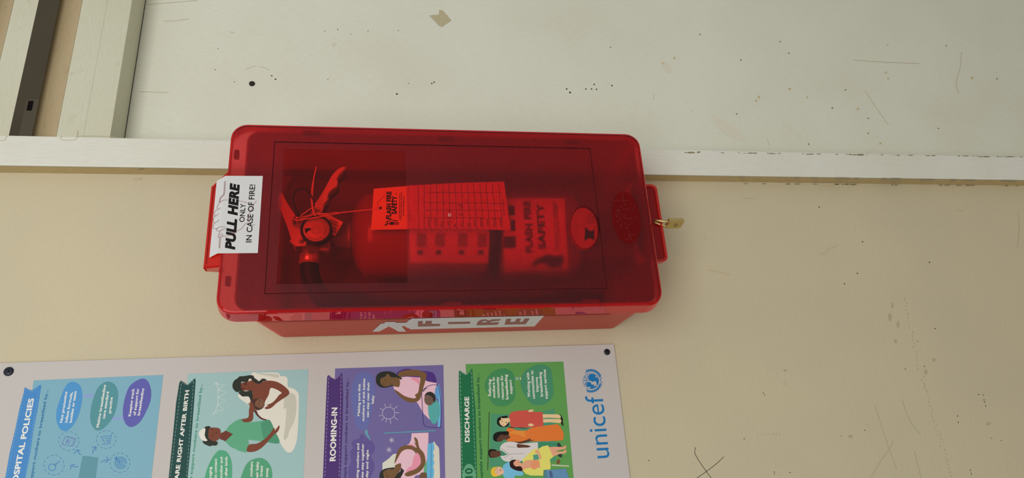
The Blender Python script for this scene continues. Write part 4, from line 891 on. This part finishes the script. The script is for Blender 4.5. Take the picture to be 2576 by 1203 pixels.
# FIRE lettering with arrow on the visible side
XS = 0.2400
def onside(px, py, l=0.0): return onX(px, py, XS - 0.0003 - l)
kF = K(900, 780, 5.152)
M_side = plain('red_side_lettering', (0.26, 0.045, 0.045), 0.3, 0, 0.5, raw=True)
sst = flat('side_sticker', kF((630, 165), (660, 135), (705, 112), (2415, 76), (2290, 214), (690, 252), (640, 230), (605, 210), (570, 212), (628, 282), (530, 282), (405, 214), (280, 280), (185, 282), (300, 178), (350, 172), (352, 156), (488, 154), (490, 166)), M_sticker, onside, 0.0, cab, False)
def side_letter(*polys):
    for p in polys: flat('side_letter', kF(*p), M_side, onside, 0.0002, sst, False)
side_letter([(780, 148), (845, 145), (840, 182), (872, 182), (880, 145), (962, 143), (955, 182), (1070, 184), (1062, 210), (780, 218)],
            [(1172, 158), (1462, 154), (1450, 180), (1170, 186)],
            [(1535, 200), (1560, 150), (1600, 128), (1660, 124), (1700, 140), (1740, 124), (1855, 122), (1835, 140), (1740, 150), (1700, 166), (1835, 160), (1808, 193)],
            [(1902, 192), (1925, 118), (1990, 116), (1972, 158), (2035, 156), (2060, 115), (2115, 114), (2095, 156), (2135, 156), (2165, 112), (2230, 112), (2175, 186)])
flat('side_letter', kF((1600, 160), (1630, 142), (1670, 142), (1672, 158)), M_sticker, onside, 0.0004, sst, False)

# ---- padlock
yk = yl - 0.004
pl = thing('padlock', onY(1700, 562, yk), 'small brass padlock hanging from the red latch tongue', 'padlock')
kk = K(1480, 450, 4.8115)
pf = [onY(x, y, yk - 0.0025) for x, y in kk((960, 515), (1133, 513), (1100, 560), (1070, 588), (900, 589))]
z_t = onY(1677, 562, yk).z; z_b = onY(1714, 562, yk).z; xc = onY(1695, 564, yk).x
def rot(p, c, a):
    d = Vector((p[0] - c[0], p[1] - c[1])); return (c[0] + d.x * math.cos(a) - d.y * math.sin(a), c[1] + d.x * math.sin(a) + d.y * math.cos(a))
hgt = z_t - z_b
# seen edge-on: narrow in x, wide in y
wy, wx = 0.011, 0.0032
sec = [(-wy * .95, 0), (wy * .62, 0), (wy * .62, -hgt * .78), (wy * .3, -hgt), (-wy * .95, -hgt)]
a_ = 0.28
def pv(s, y, z): # swing of the lock around its shackle
    q = Vector((s, y, 0)); return (xc + s * math.cos(a_) - y * math.sin(a_), yk + s * math.sin(a_) + y * math.cos(a_), z_t + z)
lb = extrude_poly('lock_body', [pv(-wx, y, z) for y, z in sec], [pv(wx, y, z) for y, z in sec], M_brass, pl)
bmod = lb.modifiers.new('bevel', 'BEVEL'); bmod.width = 0.0006; bmod.segments = 2
h1 = Vector(pv(0, -wy * .5, -0.002)); h2 = Vector(pv(0, wy * .35, -0.002))
cq = [Vector(pv(-wx - 0.0002, -wy * .15 + 0.0036 * math.cos(t), -hgt * .55 + 0.0026 * math.sin(t))) for t in (2 * math.pi * i / 16 for i in range(16))]
put('engraved_mark', cq + [Vector(pv(-wx - 0.0002, -wy * .15 + 0.0026 * math.cos(t), -hgt * .55 + 0.0018 * math.sin(t))) for t in (2 * math.pi * i / 16 for i in range(16))], [[i, (i + 1) % 16, (i + 1) % 16 + 16, i + 16] for i in range(16)], plain('dark_brass', (0.16, 0.12, 0.05), 0.5, 0.5, 0.4, raw=True), lb)
top = Vector((hq.x, yl + 0.002, hq.z + 0.001))
ctl = [h1, h1 + Vector((0, 0, 0.006)), Vector((hq.x, yl - 0.004, hq.z + 0.0005)), top, Vector((h2.x, h2.y, h2.z + 0.005)), h2]
tube('shackle', smooth_loop([tuple(p) for p in ctl], False, 6), 0.0017, M_brass, pl, 10)

# ================================================================== the extinguisher inside
XC, YC, R = 0.3657, -0.076, 0.0605
zt = H + 0.050; zb = H - 0.272
ext = thing('fire_extinguisher', (XC, YC, zb), 'red fire extinguisher with steel levers standing inside the red box', 'fire extinguisher')
prof = [(0.0, R * .82), (0.002, R * .88), (0.004, R * .96), (0.010, R)]
prof += [(zt - zb - 0.028, R)]
for i in range(1, 9):
    a = math.pi / 2 * i / 8; prof.append((zt - zb - 0.028 + 0.030 * math.sin(a), R * (0.30 + 0.70 * math.cos(a))))
prof += [(zt - zb + 0.010, R * .27)]
cyl = lathe('cylinder', (XC, YC, zb), (0, 0, 1), prof, M_redpaint, ext, 64)
box('foot_block', XC - 0.05, XC + 0.05, YC - 0.045, YC + 0.05, Z0 + 0.006, zb + 0.001, M_tabd, cab, bev=0.004)
def oncyl(px, py, l=0.0):
    d = ray(px, py); r2 = R + 0.0004 + l
    ox, oy = EYE.x - XC, EYE.y - YC
    A = d.x ** 2 + d.y ** 2; B = 2 * (ox * d.x + oy * d.y); Cq = ox * ox + oy * oy - r2 * r2
    dis = B * B - 4 * A * Cq
    if dis < 0: dis = 0
    t = (-B - math.sqrt(dis)) / (2 * A)
    return EYE + d * t
def cylpatch(name, p00, p10, p11, p01, mat, l, parent, n=14):
    vs, fs = [], []
    for i in range(n + 1):
        for j in range(n + 1):
            u, v = i / n, j / n
            x = (p00[0] * (1 - u) + p10[0] * u) * (1 - v) + (p01[0] * (1 - u) + p11[0] * u) * v
            y = (p00[1] * (1 - u) + p10[1] * u) * (1 - v) + (p01[1] * (1 - u) + p11[1] * u) * v
            vs.append(oncyl(x, y, l))
    for i in range(n):
        for j in range(n): fs.append([i * (n + 1) + j, (i + 1) * (n + 1) + j, (i + 1) * (n + 1) + j + 1, i * (n + 1) + j + 1])
    return put(name, vs, fs, mat, parent, True)
lab = cylpatch('instruction_label', (1030, 498), (1228, 498), (1232, 662), (1030, 662), M_paperw, 0.0, ext)
lab2 = cylpatch('service_label', (1268, 500), (1420, 500), (1430, 690), (1268, 700), M_paperw, 0.0, ext)
k5 = K(1200, 470, 4.8125)
for a, b, c, d in (((385, 228), (455, 232), (458, 350), (385, 345)), ((410, 400), (462, 405), (465, 540), (410, 535)), ((325, 600), (468, 602), (470, 745), (325, 745))):
    p = k5(a, b, c, d); cylpatch('pictogram', *p, plain('faded_label_black', (0.10, 0.08, 0.07), 0.7, 0, 0.1, raw=True), 0.0003, lab2, 5)
text('label_words', T(k5, [('FLASH', (672, 800), (662, 450)), ('FIRE', (655, 395), (640, 175)), ('SAFETY', (828, 760), (800, 200))], 78, 0.05), plain('faded_label_black', (0.10, 0.08, 0.07), 0.7, 0, 0.1, raw=True), oncyl, 0.0003, lab2, planar=False)
text('label_words', T(k5, [('Inspection and recharge', (975, 780), (935, 180)), ('Do not remove this label', (1005, 700), (970, 220))], 26, 0.02), plain('faded_label_black', (0.10, 0.08, 0.07), 0.7, 0, 0.1, raw=True), oncyl, 0.0003, lab2, planar=False)
flat('label_picture', k5((660, 985), (700, 890), (790, 850), (860, 815), (920, 840), (1030, 830), (1050, 880), (1020, 960), (900, 985), (820, 940), (740, 940)), plain('faded_label_black', (0.10, 0.08, 0.07), 0.7, 0, 0.1, raw=True), oncyl, 0.0004, lab2)
k6 = K(1000, 320, 2.615)
for x in (150, 270, 420, 548):
    p = k6((x - 18, 810), (x + 18, 810), (x + 18, 840), (x - 18, 840)); cylpatch('pictogram', *p, plain('faded_label_black', (0.10, 0.08, 0.07), 0.7, 0, 0.1, raw=True), 0.0003, lab, 4)
    p = k6((x - 22, 700), (x + 40, 700), (x + 40, 790), (x - 22, 790)); cylpatch('pictogram', *p, plain('faded_label_grey', (0.42, 0.33, 0.28), 0.7, 0, 0.1, raw=True), 0.0003, lab, 5)
# retaining strap round the cylinder
zs = onY(1250, 640, YC - R).z
lathe('strap', (XC, YC, zs - 0.0085), (0, 0, 1), [(0, R + 0.0008), (0.0005, R + 0.0022), (0.0165, R + 0.0022), (0.017, R + 0.0008)], M_rubber, ext, 64, caps=False)
# valve, gauge, levers
kE = K(690, 400, 5.014)
def at(x, y, Y): p = kE((x, y))[0]; return onY(p[0], p[1], Y)
gY = -0.128
gc = at(531, 893, gY)
XV = gc.x + 0.004; ZV = gc.z - 0.002
lathe('neck', (XC, YC, zt + 0.002), (0, 0, 1), [(0, 0.020), (0.006, 0.020), (0.007, 0.017), (0.022, 0.017), (0.024, 0.0155), (ZV - zt + 0.018, 0.0155)], M_alu, ext, 32)
box('valve_body', XV - 0.022, XV + 0.016, YC - 0.020, YC + 0.014, ZV - 0.014, ZV + 0.024, M_alu, ext, bev=0.004)
lathe('gauge_stem', (gc.x, YC - 0.018, gc.z), (0, -1, 0), [(0, 0.006), (0.030, 0.006)], M_alu, ext, 20)
gr = 0.0205
ga = lathe('gauge', (gc.x, gY + 0.010, gc.z), (0, -1, 0), [(0, gr * .86), (0.003, gr), (0.0105, gr), (0.0122, gr * .95), (0.0122, gr * .85), (0.0106, gr * .83)], M_rubber, ext, 44)
lathe('dial', (gc.x, gY - 0.0008, gc.z), (0, -1, 0), [(0, gr * .84), (0.0003, gr * .84)], plain('dial_face', (0.75, 0.52, 0.40), 0.4, 0, 0.4, raw=True), ga, 40)
lathe('dial_hub', (gc.x - 0.0002, gY - 0.0012, gc.z), (0, -1, 0), [(0, gr * .36), (0.0004, gr * .35), (0.0006, gr * .10), (0.0009, gr * .05)], plain('dial_hub_metal', (0.60, 0.40, 0.33), 0.35, 0.3, 0.5, raw=True), ga, 28)
for p_ in bpy.data.objects['dial_hub'].data.polygons: p_.use_smooth = False
dY = gY - 0.0014
put('needle', [at(385, 878, dY), at(470, 868, dY), at(470, 908, dY), at(395, 940, dY), at(440, 896, dY)], [[0, 4, 3], [0, 1, 2, 4]], M_black, ga)
strokes('dial_scale', [kE(*l) for l in ([(430, 985), (480, 1008), (540, 1012), (600, 990)], [(630, 850), (648, 890), (646, 930)], [(430, 795), (480, 772), (540, 768)], [(445, 890), (425, 915)])], 1.0, M_greyprint, lambda a, b, l: onY(a, b, dY), 0, ga)
strokes('dial_mark', [kE(*(ell(629, 935, 9, 9, 0, 10) + [(638, 935)]))], 0.7, M_greyprint, lambda a, b, l: onY(a, b, dY), 0, ga)
# operating lever (upper) and carrying handle (lower), folded sheet steel
lv = smooth_loop([(95, 425), (130, 500), (190, 600), (250, 690), (262, 720), (235, 760), (240, 820), (350, 830), (356, 900), (362, 960), (400, 1030), (398, 1078), (385, 1092), (270, 1098), (250, 1075), (215, 960), (175, 830), (120, 690), (80, 580), (84, 500)], True, 3)
lever = extrude_poly('operating_lever', [at(x, y, -0.118) for x, y in lv], [at(x, y, -0.118) + Vector((0, 0.0022, 0)) for x, y in lv], M_steel, ext)
lf = [(95, 425), (84, 500), (80, 580), (120, 690), (175, 830), (215, 960), (250, 1075)]
vs = [at(x, y, -0.118) for x, y in lf]; vs += [v + Vector((0, 0.024, 0)) for v in vs]; m_ = len(lf)
lfo = put('lever_flange', vs, [[i, i + 1, i + 1 + m_, i + m_] for i in range(m_ - 1)], M_steel, lever)
lfo.modifiers.new('thick', 'SOLIDIFY').thickness = 0.0018
hv = smooth_loop([(505, 585), (560, 500), (640, 370), (720, 220), (790, 140), (860, 102), (905, 106), (880, 150), (820, 215), (805, 250), (812, 300), (790, 350), (710, 420), (685, 470), (680, 520), (640, 570), (610, 625), (560, 640)], True, 3)
handle = extrude_poly('carry_handle', [at(x, y, -0.112) for x, y in hv], [at(x, y, -0.112) + Vector((0, 0.0022, 0)) for x, y in hv], M_steel, ext)
hf = smooth_loop([(905, 106), (880, 150), (820, 215), (805, 250), (812, 300), (790, 350), (710, 420), (685, 470), (680, 520), (640, 570), (610, 625)], False, 3)
vs = [at(x, y, -0.112) for x, y in hf]; vs += [v + Vector((0, 0.022, 0)) for v in vs]; m_ = len(hf)
hfo = put('handle_flange', vs, [[i, i + 1, i + 1 + m_, i + m_] for i in range(m_ - 1)], M_alu, handle, True)
hfo.modifiers.new('thick', 'SOLIDIFY').thickness = 0.0018
extrude_poly('handle_bracket', [at(x, y, -0.108) for x, y in ((450, 690), (520, 580), (620, 610), (600, 700), (640, 800), (420, 1090), (330, 1080), (350, 800))], [at(x, y, -0.108) + Vector((0, 0.02, 0)) for x, y in ((450, 690), (520, 580), (620, 610), (600, 700), (640, 800), (420, 1090), (330, 1080), (350, 800))], M_alu, ext)
pc = at(341, 1046, -0.118)
lathe('pivot_rivet', pc, (0, -1, 0), [(0, 0.0032), (0.0012, 0.0030), (0.0018, 0.0015)], M_alu, lever, 18)
tube('lever_hook', smooth_loop([tuple(at(x, y, -0.114)) for x, y in ((250, 1058), (225, 1056), (208, 1040), (208, 1025))], False, 4), 0.0012, M_steel, lever, 8)
# safety pin and ring
pin = tube('pin_ring', smooth_loop([tuple(at(x, y, -0.128)) for x, y in ((275, 765), (330, 720), (400, 670), (480, 615), (560, 598), (605, 605), (600, 645), (560, 680), (480, 712), (400, 735), (330, 765), (290, 775))], True, 4), 0.0009, M_steel, ext, 8, closed=True)
tube('pin_eye', smooth_loop([tuple(at(x, y, -0.126)) for x, y in ((240, 760), (262, 735), (320, 740), (345, 780), (330, 830), (290, 850), (245, 830))], True, 3), 0.0015, M_alu, pin, 8, closed=True)
lathe('pin', at(290, 800, -0.118), (0, 1, 0), [(0, 0.002), (0.03, 0.002)], M_steel, pin, 12)
# black plastic seal loop
tube('seal_loop', smooth_loop([tuple(at(x, y, Y)) for x, y, Y in ((318, 735, -.128), (275, 650, -.130), (245, 560, -.132), (240, 480, -.133), (270, 410, -.134), (340, 376, -.134), (400, 385, -.134), (450, 440, -.133), (485, 520, -.131), (505, 600, -.128))], False, 5), [0.0022] * 4 + [0.0011] * 42, M_rubber, ext, 8)
# beaded seal strip
bp = smooth_loop([tuple(at(x, y, -0.131)) for x, y in ((530, 102), (508, 200), (490, 300), (480, 400), (474, 500), (482, 600), (500, 690), (525, 715))], False, 12)
tube('beaded_seal', bp, [0.00095 if i < 24 else (0.0011 + 0.0008 * (i % 3 == 0)) for i in range(len(bp))], plain('pale_plastic', (0.85, 0.55, 0.42), 0.5, raw=True), ext, 8)
# small yellow-ish instruction flag behind the gauge
fgY = -0.112
flag = put('pull_pin_flag', [at(x, y, fgY) for x, y in ((540, 690), (650, 685), (868, 797), (768, 975), (640, 910))], [[0, 1, 2, 3, 4]], M_tag, ext)
text('flag_words', [('IN FIRE', kE((700, 765))[0], kE((800, 815))[0], 5, 0.0, 0), ], M_greyprint, lambda a, b, l: onY(a, b, fgY - l), 0.0004, flag)
def txt_dir(name, body, p0, p1, hpx, mat, Y, parent, up):
    v, f = glyphs(body, 0.012, 0)
    x0 = min(a for a, b in v); x1 = max(a for a, b in v)
    A, B = kE(p0, p1); ul = math.hypot(*up)
    V = [onY(A[0] + (B[0] - A[0]) * (x - x0) / (x1 - x0) + up[0] / ul * hpx * y / _cap, A[1] + (B[1] - A[1]) * (x - x0) / (x1 - x0) + up[1] / ul * hpx * y / _cap, Y) for x, y in v]
    return put(name, V, f, mat, parent)
bpy.data.objects.remove(bpy.data.objects['flag_words'])
for body, p0, p1 in (('IN FIRE', (700, 778), (800, 818)), ('EMERGENCY', (662, 788), (815, 862)), ('PULL PIN', (680, 850), (775, 895)), ('ABOVE', (700, 900), (778, 938))):
    txt_dir('flag_words', body, p0, p1, 4.6, M_greyprint, fgY - 0.0004, flag, (25, -48))
# hose: nut, ferrule, black hose running down beside the cylinder
k3 = K(660, 350, 2.935)
def a3(x, y, Y): p = k3((x, y))[0]; return onY(p[0], p[1], Y)
hY = -0.098
n0, n1, n2, n3 = a3(362, 790, hY), a3(360, 850, hY), a3(350, 852, hY), a3(347, 928, hY)
M_chrome = plain('bright_ferrule_steel', (0.80, 0.62, 0.55), 0.22, 0.75, 0.5, raw=True)
nut = lathe('hose_nut', n0, n1 - n0, [(0, 0.0105), ((n1 - n0).length, 0.0105)], M_chrome, ext, 6)
for p_ in nut.data.polygons: p_.use_smooth = False
lathe('hose_ferrule', n2, n3 - n2, [(0, 0.0125), (0.001, 0.0132), ((n3 - n2).length, 0.0132)], M_chrome, ext, 28)
hp = [a3(347, 925, hY), a3(348, 980, hY), a3(370, 1060, hY), a3(410, 1130, hY), a3(500, 1210, hY + .004)]
hp = [tuple(p) for p in hp]
zz = hp[-1][2]
hp += [(0.268, -0.086, zz - 0.03), (0.2595, -0.078, zz - 0.07), (0.2585, -0.074, zz - 0.14), (0.2590, -0.074, zz - 0.22), (0.261, -0.074, zz - 0.30), (0.264, -0.074, zb + 0.02)]
tube('hose', smooth_loop(hp, False, 6), 0.0125, M_rubber, ext, 16)
lathe('nozzle', (0.264, -0.074, zb - 0.03), (0, 0, 1), [(0, 0.013), (0.012, 0.013), (0.03, 0.0145), (0.056, 0.0145), (0.06, 0.013)], M_rubber, ext, 24)

# ---- inspection tag tied to the valve
tY = -0.1492
tgc = onY(1100, 520, tY)
tg = thing('inspection_tag', tgc, 'pale card inspection tag with month grid tied to the extinguisher with string', 'tag')
kT = K(920, 450, 8.593); kU = K(1010, 450, 8.593)
def ontag(px, py, l=0.0): return onY(px, py, tY - l)
th = [ontag(x, y) for x, y in ((940, 475), (1050, 466), (1150, 461), (1268, 457.5), (1276, 520), (1284, 580), (1180, 576), (1060, 576), (933, 578.5), (937, 525))]
card = extrude_poly('tag_card', th, [p + Vector((0, 0.0005, 0)) for p in th], M_tag, tg)
flat('tag_eyelet', ell(955.5, 523.5, 5.6, 3.6, 0, 16), M_black, ontag, 0.0001, card, False)
text('tag_heading', T(kT, [('FLASH FIRE', (545, 872), (550, 276)), ('SAFETY', (662, 765), (672, 372))], 98, 0.05) + T(kT, [('LTD.', (664, 360), (664, 302))], 22, 0.02), M_black, ontag, 0.0001, card)
text('tag_small_print', T(kT, [('Lot 33 Congress Park, Portmore, St. Catherine', (740, 872), (748, 318)), ('Tel: (876) 613-0002, (876)860-5463, (876) 339-6374', (775, 900), (790, 288)), ('Email: flashfiresafety@gmail.com', (826, 800), (832, 378))], 26, 0.022), M_black, ontag, 0.0001, card)
strokes('tag_picture', [kT(*l) for l in ([(420, 1015), (430, 985), (470, 960), (480, 920), (520, 888), (570, 893), (620, 905), (690, 905)], [(450, 1015), (455, 985), (480, 975)], [(405, 1012), (412, 1000)], [(430, 935), (470, 925)])], 2.0, M_black, ontag, 0.0001, card)
flat('tag_picture', kT((500, 930), (690, 930), (720, 945), (720, 990), (690, 996), (500, 996), (490, 965)), plain('print_red', (0.35, 0.06, 0.05), 0.6, raw=True), ontag, 0.00015, card, False)
flat('tag_picture', kT((530, 932), (605, 932), (605, 994), (530, 994)), M_black, ontag, 0.0002, card, False)
gl = []
for i in range(13):
    t = i / 12
    gl.append(kU((490 + 1705 * t, 1075 + 20 * t), (500 + 1590 * t - 10 * (1 - t), 120 - 30 * t)))
for y0, y1 in ((850, 855), (680, 690), (515, 540), (300, 300)): gl.append(kU((500, y0), (1400, (y0 + y1) / 2), (2170, y1)))
gl.append(kU((368, 1075), (362, 140)))
strokes('tag_grid', gl, 1.0, M_black, ontag, 0.0001, card, False)
mon = ['January', 'February', 'March', 'April', 'May', 'June', 'July', 'August', 'September', 'October', 'November', 'December']
tl = []
for i, mth in enumerate(mon):
    x = 604 + 141.5 * i; tl.append((mth, (x, 1040), (x - 6, 1040 - 24 * len(mth))))
text('tag_months', T(kU, tl, 36, 0.02), M_black, ontag, 0.0001, card)
text('tag_months', T(kU, [('DO NOT REMOVE', (2235, 790), (2200, 430))], 32, 0.01) + T(kU, [('SERVICED BY', (195, 905), (190, 640))], 30, 0.0), M_greyprint, ontag, 0.0001, card)
strokes('tag_initials', [kU((1235, 600), (1270, 560), (1310, 620), (1260, 650)), kU((1230, 790), (1280, 770), (1320, 790))], 2.0, M_greyprint, ontag, 0.0001, card)
def a5(x, y, Y): return tuple(at(x, y, Y))
sp0 = tuple(ontag(955.5, 523.5, 0.0012))
tube('string', smooth_loop([sp0, tuple(ontag(942, 526, 0.001)), tuple(ontag(930, 527.5, 0.0)), a5(1050, 655, -.140), a5(900, 672, -.137), a5(740, 700, -.135), a5(560, 732, -.1335), a5(400, 758, -.132), a5(290, 775, -.131), a5(245, 755, -.129), a5(232, 745, -.125)], False, 5), 0.0008, M_cord, tg, 8)
tube('string', smooth_loop([sp0, tuple(ontag(948, 512, 0.0010)), tuple(ontag(960, 498, 0.0012)), tuple(ontag(968, 490, 0.0010))], False, 5), 0.00055, M_cord, tg, 8)
tube('string', smooth_loop([a5(900, 662, -.1395), a5(830, 678, -.138), a5(760, 676, -.136), a5(680, 688, -.134), a5(560, 690, -.1335), a5(430, 715, -.132), a5(330, 735, -.131), a5(270, 745, -.129)], False, 5), 0.0006, M_cord, tg, 8)
for o in list(bpy.data.objects):
    if 'wl' in o: del o['wl']
